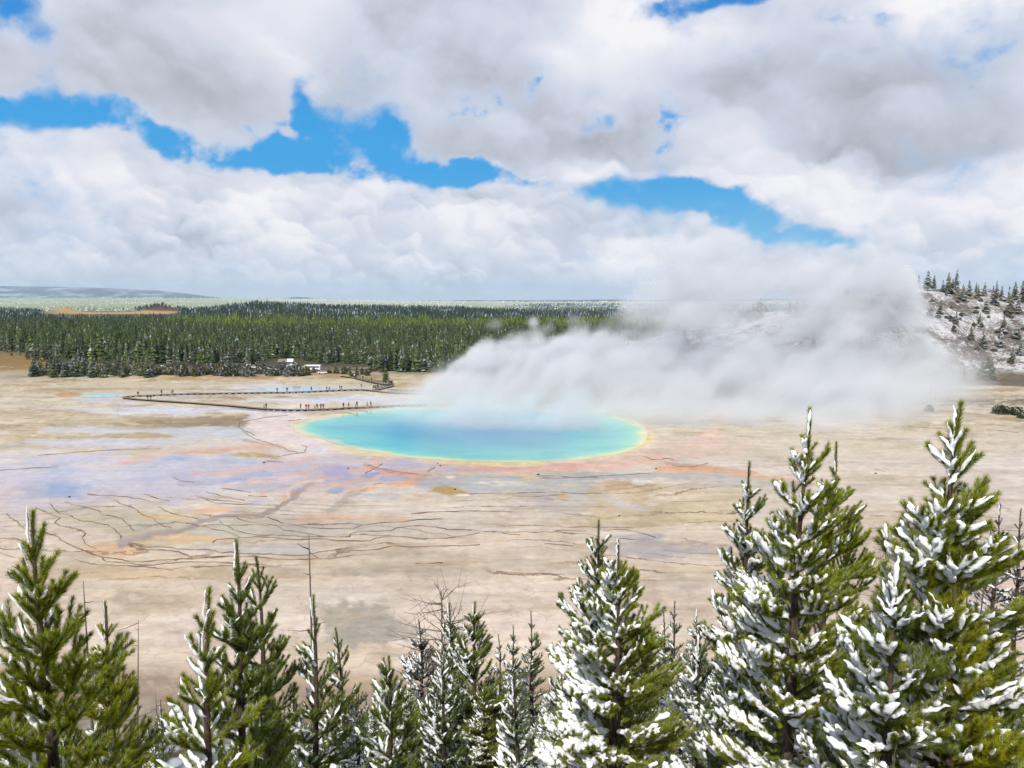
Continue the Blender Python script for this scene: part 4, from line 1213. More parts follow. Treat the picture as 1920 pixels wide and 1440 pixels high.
    def plant(px, y, h, wide, label, group, k=None, z=None, cat='conifer'):
        x = (px - 960) / F * y
        zz = float(hgt(np.array([x]), np.array([y]))[0]) if z is None else z
        r = empty('conifer_tree', (x, y, zz), g.uniform(0, 6.28))
        r.scale = (h * wide, h * wide, h)
        cm, tm = protos[int(g.integers(0, 12)) if k is None else k]
        for nm, me in (('crown', cm), ('trunk', tm)):
            q = bpy.data.objects.new(nm, me); COL.objects.link(q); q.parent = r
        tag(r, label, cat, group)
        return r
    frosted = [1, 3, 5, 7, 9, 11]; green = [0, 2, 4, 6, 8, 10]
    # the low clump standing forward on the left
    for i in range(112):
        px_ = g.uniform(56, 286); py_ = g.uniform(695, 708.5) if px_ > 75 else g.uniform(701, 708)
        plant(px_, G(px_, py_)[1], g.uniform(5.0, 9.0), g.uniform(1.3, 1.9), 'frosted bushy young conifer in the low clump standing forward of the forest',
              'young conifers in the forward clump', int(g.choice(frosted if g.random() < .65 else green)))
    areas = [(-40, 60, 'dark green conifer at the forest edge behind the brown meadow on the left', 'forest edge behind the brown meadow', 8, .25),
             (64, 290, 'tall dark conifer at the forest edge behind the forward clump of young trees', 'forest edge behind the forward clump', 22, .3),
             (290, 480, 'tall conifer at the forest edge behind the olive willow bushes', 'forest edge behind the willow bushes', 22, .5),
             (480, 580, 'tall dark conifer at the forest edge right behind the parked vehicles', 'forest edge behind the parked vehicles', 12, .3),
             (585, 695, 'conifer at the forest edge behind the white bus and the boardwalk ramp', 'forest edge behind the bus', 14, .35),
             (696, 800, 'dark conifer at the forest edge above the boardwalk loop, beside the steam', 'forest edge above the boardwalk loop', 18, .3),
             (800, 960, 'conifer at the forest edge half veiled by the left end of the steam', 'forest edge in the steam', 10, .3)]
    for x0, x1, lb, gr, n_, fr_ in areas:
        for i in range(n_):
            px_ = g.uniform(x0, x1)
            y0 = G(px_, float(prof(np.array([px_]), FRONT)[0]))[1]
            plant(px_, y0 + g.uniform(0, 34), g.uniform(8.5, 14.0), g.uniform(0.85, 1.2), lb, gr, int(g.choice(frosted if g.random() < fr_ else green)))
    for px_, py_, h, lb in ((20, 668.5, 5.0, 'small lone dark conifer on the brown meadow at the far left'), (50, 674, 7.5, 'rounded dark conifer at the right end of the brown meadow'),
                            (36, 667, 3.0, 'tiny green sapling on the brown meadow beside the lone conifer')):
        plant(px_, G(px_, py_)[1], h, 1.3, lb, None, 2)
    for px_, py_, h, lb in ((722, 716, 8.5, 'slim dark conifer standing by itself above the boardwalk loop'), (627, 700, 5, 'small dark conifer beside the white car near the ramp'),
                            (668, 704, 6.0, 'olive young conifer beside the upper end of the ramp'), (655, 703.5, 5.0, 'short bushy conifer left of the upper end of the ramp')):
        plant(px_, G(px_, py_)[1], h, 1.2, lb, None, 0)
    # ---- trees on the right hill
    def on_hill(px_, y, h, lb, gr, wide=1.1, k=None):
        plant(px_, y, h, wide, lb, gr, k, float(hill_z(np.array([float(px_)]), np.array([float(y)]))[0]) - 0.4)
    for px_, h in ((1700, 8), (1716, 10), (1733, 12), (1745, 13), (1762, 9), (1772, 14), (1787, 16), (1803, 8), (1811, 12), (1824, 8), (1840, 12), (1856, 10),
                   (1862, 13), (1872, 12), (1886, 11), (1897, 12), (1911, 12), (1918, 11)):
        on_hill(px_, 428 + g.uniform(-4, 14), h * g.uniform(0.62, 0.9), 'snow-dusted conifer in the row along the crest of the right hill, against the sky', 'conifers along the hill crest', g.uniform(1.0, 1.7), int(g.integers(12, 18)))
    for i in range(18):
        on_hill(g.uniform(1240, 1690), g.uniform(400, 440), g.uniform(6, 12), 'conifer on the hill crest hidden deep in the steam', 'hill conifers inside the steam', 1.5, int(g.integers(12, 18)))
    for px_, s_, h in ((1780, .82, 8), (1800, .74, 9), (1828, .78, 7), (1845, .6, 8), (1862, .7, 10), (1890, .62, 12), (1905, .7, 9), (1835, .45, 7), (1880, .4, 9), (1905, .35, 8), (1790, .42, 6), (1820, .3, 7), (1845, .24, 8),
                       (1876, .26, 9), (1915, .2, 8), (1900, .12, 7), (1640, .3, 9), (1525, .25, 9), (1570, .22, 9), (1615, .2, 10), (1760, .55, 7), (1740, .5, 8)):
        y_ = 330 + 14 * math.sin(px_ / 90.0) + 105 * s_
        on_hill(px_, y_, h, 'scattered frosted conifer on the snowy slope of the right hill', 'conifers on the hill slope', 1.7, int(g.integers(12, 18)))
    for px_, y_, h, lb in ((1855, 338, 11, 'tallest dark green conifer low on the right hill, on the snow patch'), (1862, 341, 9, 'broad frosted conifer leaning against the tall one low on the right hill'),
                           (1811, 334, 5.5, 'small lone conifer at the foot of the right hill, on white ground'), (1845, 343, 8, 'pale frosted conifer left of the tall one low on the right hill')):
        on_hill(px_, y_, h, lb, None, 1.8, 8 if 'dark' in lb or 'lone' in lb else 9)

    # ---- bushes
    def bush_mesh(gr, snow, seed, tall=1.0, nf=420):
        q = np.random.default_rng(seed)
        p = q.standard_normal((nf, 3)); p /= np.linalg.norm(p, axis=1)[:, None]; p *= q.uniform(0.35, 1.0, (nf, 1)) ** 0.6
        p[:, 2] = np.abs(p[:, 2]) * tall
        d = q.standard_normal((nf, 3, 3)) * 0.10
        V = (p[:, None] * np.array((0.55, 0.55, 0.9)) + d + np.array((0, 0, 0.05))).reshape(-1, 3)
        V[:, 2] = np.maximum(V[:, 2], 0)
        c = np.array(gr)[None] * q.uniform(0.55, 1.5, (nf, 1))
        sn = q.random(nf) < snow
        c[sn] = c[sn] + (np.array((.6, .63, .68)) - c[sn]) * .7
        return V, c
    bm = []
    for k, (gr, sn) in enumerate((((0.085, 0.085, 0.034), .08), ((0.115, 0.100, 0.040), .05), ((0.095, 0.095, 0.075), .2), ((0.070, 0.080, 0.034), .12), ((0.13, 0.125, 0.11), .25))):
        V, c = bush_mesh(gr, sn, 40 + k)
        o = mk('willow_bush', V, np.arange(len(V)).reshape(-1, 3), mat, fattr={'leaf': c}, link=False); bm.append(o.data); bpy.data.objects.remove(o)

    def bush(px_, py_, h, w, lb, gr, k=None, y=None):
        x, y_ = G(px_, py_) if y is None else ((px_ - 960) / F * y, y)
        o = bpy.data.objects.new('willow_bush', bm[int(g.integers(0, 5)) if k is None else k]); COL.objects.link(o)
        o.location = (x, y_, 0.0 if y is None else float(hill_z(np.array([float(px_)]), np.array([float(y)]))[0]) - .3)
        o.scale = (w, w, h); o.rotation_euler = (0, 0, g.uniform(0, 6.28))
        tag(o, lb, 'bush', gr)
    for i in range(70):
        px_ = g.uniform(284, 575); bush(px_, g.uniform(700, 706) - 2.0 * (px_ < 330), g.uniform(3.0, 6.5), g.uniform(3, 5.5), 'olive and grey willow bush in the belt before the forest and parked vehicles', 'willow bushes in front of the forest')
    for i in range(16):
        px_ = g.uniform(580, 705); bush(px_, g.uniform(694, 707), g.uniform(1.2, 3.0), g.uniform(2, 3.5), 'low rusty bush beside the boardwalk ramp at the end of the parking area', 'low bushes beside the ramp', int(g.choice((0, 1, 3))))
    for px_, py_, h, w, lb in ((1742, 772, 2.4, 2.6, 'round grey green bush alone at the edge of the plain under the right hill'), (1878, 776, 3.0, 5, 'wide dark green bush on the plain at the far right'),
                               (1905, 778, 2.8, 4.2, 'dark green bush right beside the wide one at the far right'), (1918, 784, 2.0, 3, 'small dark bush at the far right in front of the other two')):
        bush(px_, py_, h, w, lb, None, 3)
    for i in range(44):
        px_ = g.uniform(1700, 1925); bush(px_, 0, g.uniform(0.8, 2.2), g.uniform(1.2, 2.8), 'low sagebrush tuft on the snowy slope of the right hill', 'sagebrush on the hill slope', int(g.choice((2, 4, 0, 3))), y=335 + 14 * math.sin(px_ / 90.0) + g.uniform(0, 90))
    # ---- fallen logs on the hill
    logm, _, _ = material('grey_deadwood', (0.20, 0.175, 0.15), 0.9, 0.1)
    s = Soup(); s.tube([(-.5, 0, 0), (-.1, .01, .01), (.3, -.01, 0), (.5, 0, .01)], [.02, .018, .013, .006], 6); lo_ = s.build('fallen_log', logm, link=False); lme = lo_.data; bpy.data.objects.remove(lo_)
    for i in range(26):
        px_ = g.uniform(1740, 1925); y_ = 340 + 14 * math.sin(px_ / 90.0) + g.uniform(0, 80)
        o = bpy.data.objects.new('fallen_log', lme); COL.objects.link(o)
        L = g.uniform(5, 11); x = (px_ - 960) / F * y_
        a = g.uniform(-.5, .5)
        dz = float(hill_z(np.array([px_ + L * F / y_ * .5 * math.cos(a)]), np.array([y_ + L * .5 * math.sin(a)]))[0] - hill_z(np.array([px_ - L * F / y_ * .5 * math.cos(a)]), np.array([y_ - L * .5 * math.sin(a)]))[0])
        o.location = (x, y_, float(hill_z(np.array([px_]), np.array([y_]))[0]) + 0.1); o.scale = (L, L * .9, L * .9); o.rotation_euler = (0, -math.atan2(dz, L), a)
        tag(o, 'grey fallen tree trunk lying on the snowy right hill', 'log', 'fallen trunks on the hill')


def build_haze():
    m = bpy.data.materials.new('haze'); m.use_nodes = True
    N = NT(m.node_tree); N.n.clear()
    pv = N.n.new('ShaderNodeVolumePrincipled')
    pv.inputs['Color'].default_value = (0.62, 0.80, 1.0, 1); pv.inputs['Density'].default_value = 3.8e-5; pv.inputs['Anisotropy'].default_value = 0.1
    out = N.n.new('ShaderNodeOutputMaterial'); N.l.new(pv.outputs[0], out.inputs['Volume'])
    s = Soup(); s.box((0, 12000, 238), (60000, 26000, 490))
    o = s.build('haze', m); tag(o, kind='stuff')
# ---------------------------------------------------------------- snowy pines on the hillside
WIND = np.array((-0.80, -0.46, 0.0)); WIND /= np.linalg.norm(WIND)
LOAD = np.array((0, 0, 1.0)) * 0.80 + WIND * 0.75; LOAD /= np.linalg.norm(LOAD)
PM = {}


def pine_materials():
    m = bpy.data.materials.new('pine_needles'); m.use_nodes = True
    N = NT(m.node_tree); b = m.node_tree.nodes['Principled BSDF']
    b.inputs['Roughness'].default_value = 0.6; b.inputs['Specular IOR Level'].default_value = 0.08
    c = N.attr('leaf', 'Color'); N.put(b.inputs['Base Color'], c)
    tr = N.new('ShaderNodeBsdfTranslucent', [c])
    mx = N.new('ShaderNodeMixShader', [0.36, b.outputs[0], tr.outputs[0]])
    N.l.new(mx.outputs[0], N.n['Material Output'].inputs[0])
    PM['needle'] = m
    m, N, b = material('pine_bark', rough=0.9, spec=0.1)
    geo = N.n.new('ShaderNodeTexCoord').outputs['Object']
    n = N.noise(N.v('MULTIPLY', geo, (22, 22, 7)), 1.0, 5.0, 0.65)
    N.put(b.inputs['Base Color'], N.mix(N.ramp(n, 0.35, 0.7), (0.030, 0.022, 0.017), (0.14, 0.105, 0.08)))
    bp = N.new('ShaderNodeBump', {'Height': n, 'Strength': 0.8, 'Distance': 0.02}); N.put(b.inputs['Normal'], bp.outputs[0])
    PM['bark'] = m
    m, N, b = material('fresh_snow', (0.93, 0.945, 0.965), 0.6, 0.2)
    geo = N.n.new('ShaderNodeTexCoord').outputs['Object']
    n = N.m('ADD', N.noise(geo, 30.0, 4.0, 0.6), N.m('MULTIPLY', N.noise(geo, 150.0, 2.0, 0.6), 0.4))
    bp = N.new('ShaderNodeBump', {'Height': n, 'Strength': 0.6, 'Distance': 0.012}); N.put(b.inputs['Normal'], bp.outputs[0])
    b.inputs['Subsurface Weight'].default_value = 0.0
    PM['snow'] = m
    m, N, b = material('weathered_deadwood', (0.15, 0.125, 0.11), 0.9, 0.1)
    PM['dead'] = m


def norm(v):
    return v / (np.linalg.norm(v, axis=-1, keepdims=True) + 1e-9)


def pine_shoots(g, H, tmax, slope, rmax, whorl, nbr, needle_r, lat, upturn=1.0, top_angle=62, keep=0.95, t0=0.0, droop=0.0):
    """skeleton: needle shoots (p0, p1, strength) and bare wood (tubes); z measured from the ground, apex at H"""
    sh = []; wood = []; chains = []
    lead = whorl * g.uniform(1.15, 1.4)
    sh.append((np.array((0, 0, H - lead)), np.array((g.normal(0, .012), g.normal(0, .012), H)), 1.15))
    t = lead; k = 0
    # last years' growth of the leader keeps its needles too
    sh.append((np.array((0, 0, H - lead - whorl)), np.array((0, 0, H - lead)), 1.0))
    sh.append((np.array((0, 0, H - lead - 2 * whorl)), np.array((0, 0, H - lead - whorl)), 0.7))
    chains.append(np.array([(0, 0, H - lead * 1.7), (0, 0, H - lead), (0, 0, H - lead * .5), (0, 0, H)]))
    while t < tmax:
        L0 = min(rmax, 0.10 + 0.84 * slope * max(t - 0.35 * lead, 0.05))
        nb = int(g.integers(nbr[0], nbr[1] + 1)) + (t > 0.8); a0 = g.uniform(0, 6.28)
        extra = int(g.integers(0, 3)) if t > 0.7 else 0
        for j in range(nb + extra):
            if g.random() > keep:
                continue
            a = a0 + 6.283 * j / nb + g.normal(0, 0.28)
            L = L0 * g.uniform(0.72, 1.22) * (0.6 if j >= nb else 1)
            el = math.radians(top_angle * math.exp(-t / 1.9) + 17 - droop * min(t, 5) * 5 + g.normal(0, 6))
            n = max(3, int(L / 0.11) + 1)
            s = np.linspace(0, 1, n)
            e = el + upturn * (0.55 * s ** 2 - 0.12 * np.sin(s * 3.1)) - 0.10 * (L > 0.8) * np.sin(s * 3.14)
            aa = a + g.normal(0, 0.16) * s + g.normal(0, 0.05, n)
            st = np.stack([np.cos(e) * np.cos(aa), np.cos(e) * np.sin(aa), np.sin(e)], 1) * (L / (n - 1))
            P = np.concatenate([np.zeros((1, 3)), np.cumsum(st[:-1], 0)]) + np.array((0, 0, H - t + g.normal(0, 0.05)))
            wood.append((P, np.linspace(0.006 + 0.011 * L, 0.003, n)))
            i0 = int((n - 1) * (0.22 if L > .5 else 0.0)); chains.append(P[i0:])
            for i in range(n - 1):
                dist_tip = L * (1 - s[i])
                if dist_tip < 0.85 or g.random() < 0.25:
                    sh.append((P[i], P[i + 1], 1.0 if dist_tip < 0.6 else 0.6))
            # laterals, both sides and some on top
            if lat > 0 and L > 0.24:
                u = 0.26 * L + g.uniform(0, 0.06)
                while u < L - 0.06:
                    i = min(n - 2, int(u / L * (n - 1)))
                    ax = norm(P[i + 1] - P[i])
                    base = P[i] + (P[i + 1] - P[i]) * (u / L * (n - 1) - i)
                    side = norm(np.cross(ax, (0, 0, 1.0)))
                    for sg in (-1, 1):
                        if g.random() > 0.86:
                            continue
                        ll = min(0.62, (L - u) * g.uniform(0.35, 0.75) + 0.12)
                        d = norm(ax * g.uniform(0.75, 1.15) + side * sg * g.uniform(0.55, 0.95) + np.array((0, 0, g.uniform(-0.05, 0.35))))
                        m_ = max(2, int(ll / 0.13) + 1)
                        q = base; dd = d.copy(); ch = [q]
                        for i2 in range(m_):
                            dd = norm(dd + np.array((0, 0, 0.13 * upturn)) + g.normal(0, 0.07, 3) + ax * 0.06)
                            q2 = q + dd * ll / m_
                            sh.append((q, q2, 0.95))
                            if ll > 0.30 and i2 < m_ - 1 and g.random() < 0.35 * lat:
                                sd = norm(np.cross(dd, (0, 0, 1.0))) * g.choice((-1, 1))
                                d3 = norm(dd + sd * 0.9 + np.array((0, 0, 0.15)))
                                sh.append((q2, q2 + d3 * g.uniform(0.08, 0.17), 0.9))
                            q = q2; ch.append(q2)
                        chains.append(np.array(ch))
                    if g.random() < 0.35:
                        d = norm(ax * 0.8 + np.array((0, 0, 0.8)) + side * g.normal(0, .3)); sh.append((base, base + d * g.uniform(0.07, 0.2), 0.9))
                    u += g.uniform(0.10, 0.16) / max(lat, 0.3)
        t += whorl * g.uniform(0.75, 1.2) * (0.85 if t > 1.5 else 1)
        k += 1
    return sh, wood, chains


def needles(g, sh, per_m, r, width, green, frost, old=0.12):
    p0 = np.array([s[0] for s in sh]); p1 = np.array([s[1] for s in sh]); st = np.array([s[2] for s in sh])
    ax = p1 - p0; Ln = np.linalg.norm(ax, axis=1); ax = ax / Ln[:, None]
    cnt = np.maximum(1, np.round(Ln * per_m * st * (1 + 0.0 * Ln))).astype(int)
    tip = np.full(len(sh), max(3, int(per_m * 0.045)))
    idx = np.repeat(np.arange(len(sh)), cnt + tip)
    n = len(idx)
    first = np.concatenate([[0], np.cumsum(cnt + tip)[:-1]])
    istip = (np.arange(n) - first[idx]) >= cnt[idx]
    t = np.where(istip, g.uniform(0.85, 1.0, n), g.random(n))
    A = ax[idx]
    ref = np.where(np.abs(A[:, 2:3]) > 0.9, np.array([[1.0, 0, 0]]), np.array([[0, 0, 1.0]]))
    U = norm(np.cross(A, ref)); Vv = np.cross(A, U)
    ph = g.uniform(0, 6.2832, n)
    R = U * np.cos(ph)[:, None] + Vv * np.sin(ph)[:, None]
    th = np.where(istip, g.uniform(0.1, 0.7, n), g.uniform(0.50, 0.95, n))
    D = A * np.cos(th)[:, None] + R * np.sin(th)[:, None]
    D[:, 2] += 0.10
    D = norm(D)
    base = p0[idx] + A * (t * Ln[idx])[:, None]
    L = r * 1.3 * g.uniform(0.75, 1.2, n)
    side = norm(np.cross(D, g.normal(0, 1, (n, 3)))) * (width * g.uniform(0.7, 1.3, n))[:, None] * 0.5
    V = np.stack([base - side, base + side, base + D * L[:, None]], 1)
    v = g.uniform(0.55, 1.45, n) * np.repeat(g.uniform(0.75, 1.25, len(sh)), cnt + tip)
    yel = g.normal(0.0, 0.14, n)
    c = np.stack([green[0] * v * (1 + yel), green[1] * v, green[2] * v], 1)
    br = g.random(n) < old * 0.4
    c[br] = np.array((0.12, 0.075, 0.035)) * v[br][:, None]
    ex = R @ LOAD
    fz = np.clip(frost * (0.15 + 1.3 * ex) * np.repeat(g.uniform(0.2, 1.5, len(sh)), cnt + tip), 0, 0.95)
    wsn = g.random(n) < fz
    c[wsn] = c[wsn] + (np.array((0.80, 0.83, 0.88)) - c[wsn]) * g.uniform(0.6, 1.0, (wsn.sum(), 1))
    return V.reshape(-1, 3), c


def snow_lumps(g, chains, r, amount, thick, pref=0.75):
    """long pads of snow lying along the shoots, mostly on the windward side"""
    nr, nc = 9, 8
    Q = []; Rs = []
    top = max(float(P[-1][2]) for P in chains)
    for P in chains:
        if len(P) < 2:
            continue
        d = np.concatenate([[0], np.cumsum(np.linalg.norm(np.diff(P, axis=0), axis=1))]); L = d[-1]
        if L < 0.05:
            continue
        mid = P[len(P) // 2]; hr = math.hypot(mid[0], mid[1])
        face = float(mid[:2] @ WIND[:2]) / (hr + 1e-6) * min(1, hr / 0.25)
        patch = float(ss(0.30, 0.60, vn3(np.array([mid[0] * 1.7 + 9]), np.array([mid[1] * 1.7]), np.array([mid[2] * 1.7]), 71))[0])
        p = amount * min(1.2, max(0.02, 0.40 + pref * face)) * (0.50 + 0.9 * patch)
        low = min(1.0, max(0.0, (top - mid[2]) / 2.6))
        p *= 0.8 + 0.5 * low
        k = 1 if L < 0.32 else (2 if L < 0.75 else 3)
        for j in range(k):
            if g.random() > p:
                continue
            a = (j + g.uniform(-0.12, 0.15)) / k; b = (j + g.uniform(0.95, 1.25)) / k
            t = np.linspace(a * L, b * L, nr)
            q = np.stack([np.interp(t, d, P[:, c]) for c in range(3)], 1)
            over = np.maximum(t - L, 0)[:, None]; q = q + norm(P[-1] - P[-2]) * over
            Q.append(q); Rs.append(thick * (0.72 + 0.42 * low) * g.uniform(0.65, 1.25) * (0.80 + 0.35 * max(face, 0)) * min(1.0, 0.5 + (b - a) * L * 3.0))
    if not Q:
        return None
    Q = np.array(Q); R = np.array(Rs); M = len(Q)
    A = norm(np.gradient(Q, axis=1) + 1e-9)
    load = LOAD - A * (A @ LOAD)[..., None]
    load = norm(load + g.normal(0, 0.10, (M, 1, 3)))
    side = np.cross(A, load)
    s = np.linspace(0, 1, nr)
    prof_ = np.sin(np.pi * (0.05 + 0.90 * s)) ** 0.5
    prof_[0] = prof_[-1] = 0.12
    an = np.arange(nc) * 2 * math.pi / nc
    cy_ = np.cos(an); cz = np.sin(an); cz = np.where(cz < 0, cz * 0.40, cz * 0.80)
    lump = 0.6 * vn3(Q[..., 0] * 10, Q[..., 1] * 10, Q[..., 2] * 10, 55) + 0.4 * g.random(Q.shape[:2])
    rr = R[:, None, None] * prof_[None, :, None] * (0.55 + 0.85 * lump[..., None]) * (1 - 0.35 * np.abs(A[..., 2:3]))
    ctr = Q + load * (0.55 * r + 0.22 * R)[:, None, None]
    V = ctr[:, :, None, :] + side[:, :, None, :] * (rr * cy_)[..., None] + load[:, :, None, :] * (rr * cz)[..., None]
    V = V.reshape(-1, 3)
    V += (0.42 * thick) * np.stack([vn3(V[:, 0] * 30 + k, V[:, 1] * 26, V[:, 2] * 26, 60 + k) - 0.5 for k in range(3)], 1) * 2
    f = []
    for u in range(nr - 1):
        for w in range(nc):
            x = (w + 1) % nc
            f.append((u * nc + w, u * nc + x, (u + 1) * nc + x, (u + 1) * nc + w))
    f = np.array(f)
    Fq = (f[None] + (np.arange(M) * nr * nc)[:, None, None]).reshape(-1, 4)[:, ::-1]
    caps = []
    for u in (0, nr - 1):
        c = (np.arange(M) * nr * nc + u * nc)[:, None] + np.arange(nc)[None, :]
        caps.append(c if u == 0 else c[:, ::-1])
    return V, [Fq, np.concatenate(caps)]


def wood_tubes(wood, n=5):
    s = Soup()
    for P, R in wood:
        s.tube(P, R, n, cap=False)
    return s


def make_pine(name, loc, H, seed, tmax, slope, rmax, whorl, nbr, nr, per_m, width, green, frost, snow, thick, lat=1.0, upturn=1.0, top_angle=56, keep=0.90, droop=0.0, lean=(0, 0), old=0.12, pref=0.75, girth=1.0):
    g = np.random.default_rng(seed)
    sh, wood, chains = pine_shoots(g, H, tmax, slope, rmax, whorl, nbr, nr, lat, upturn, top_angle, keep, droop=droop)
    root = empty(name, loc)

    def bend(V):
        V = np.array(V, dtype=float)
        k = np.clip(V[:, 2] / H, 0, 1.2) ** 2
        V[:, 0] += lean[0] * k + 0.02 * np.sin(V[:, 2] * 1.7 + seed); V[:, 1] += lean[1] * k
        return V
    # trunk
    zs = np.linspace(-0.4, H - 0.05, 26)
    rb = 0.012 + 0.0145 * H * girth
    s = Soup(); s.tube(np.c_[0 * zs, 0 * zs, zs], rb * (1 - np.clip(zs, 0, H) / H) ** 0.9 + 0.006, 8)
    s.V = [bend(v) for v in s.V]
    s.build('trunk', PM['bark'], root, smooth=True)
    # crown: twigs and needles
    V, c = needles(g, sh, per_m, nr, width, green, frost, old)
    w = wood_tubes(wood)
    WV = np.concatenate(w.V); WF = np.concatenate(w.F[4])
    n3 = len(V) // 3
    F3 = np.arange(len(V)).reshape(-1, 3)
    allV = np.concatenate([bend(V), bend(WV)])
    col = np.concatenate([c, np.full((len(WF), 3), 0.06)])
    mk('crown', allV, [F3, WF + len(V)], [PM['needle'], PM['bark']], root, midx=np.concatenate([np.zeros(n3), np.ones(len(WF))]), fattr={'leaf': np.clip(col, 0, .9)})
    if snow > 0:
        r = snow_lumps(g, chains, nr, snow, thick, pref)
        if r:
            mk('snow', bend(r[0]), r[1], PM['snow'], root, smooth=True)
    return root


YG = (0.400, 0.410, 0.022)      # yellow green shoots
MG = (0.300, 0.340, 0.022)
DG = (0.195, 0.245, 0.026)
BG = (0.150, 0.195, 0.048)


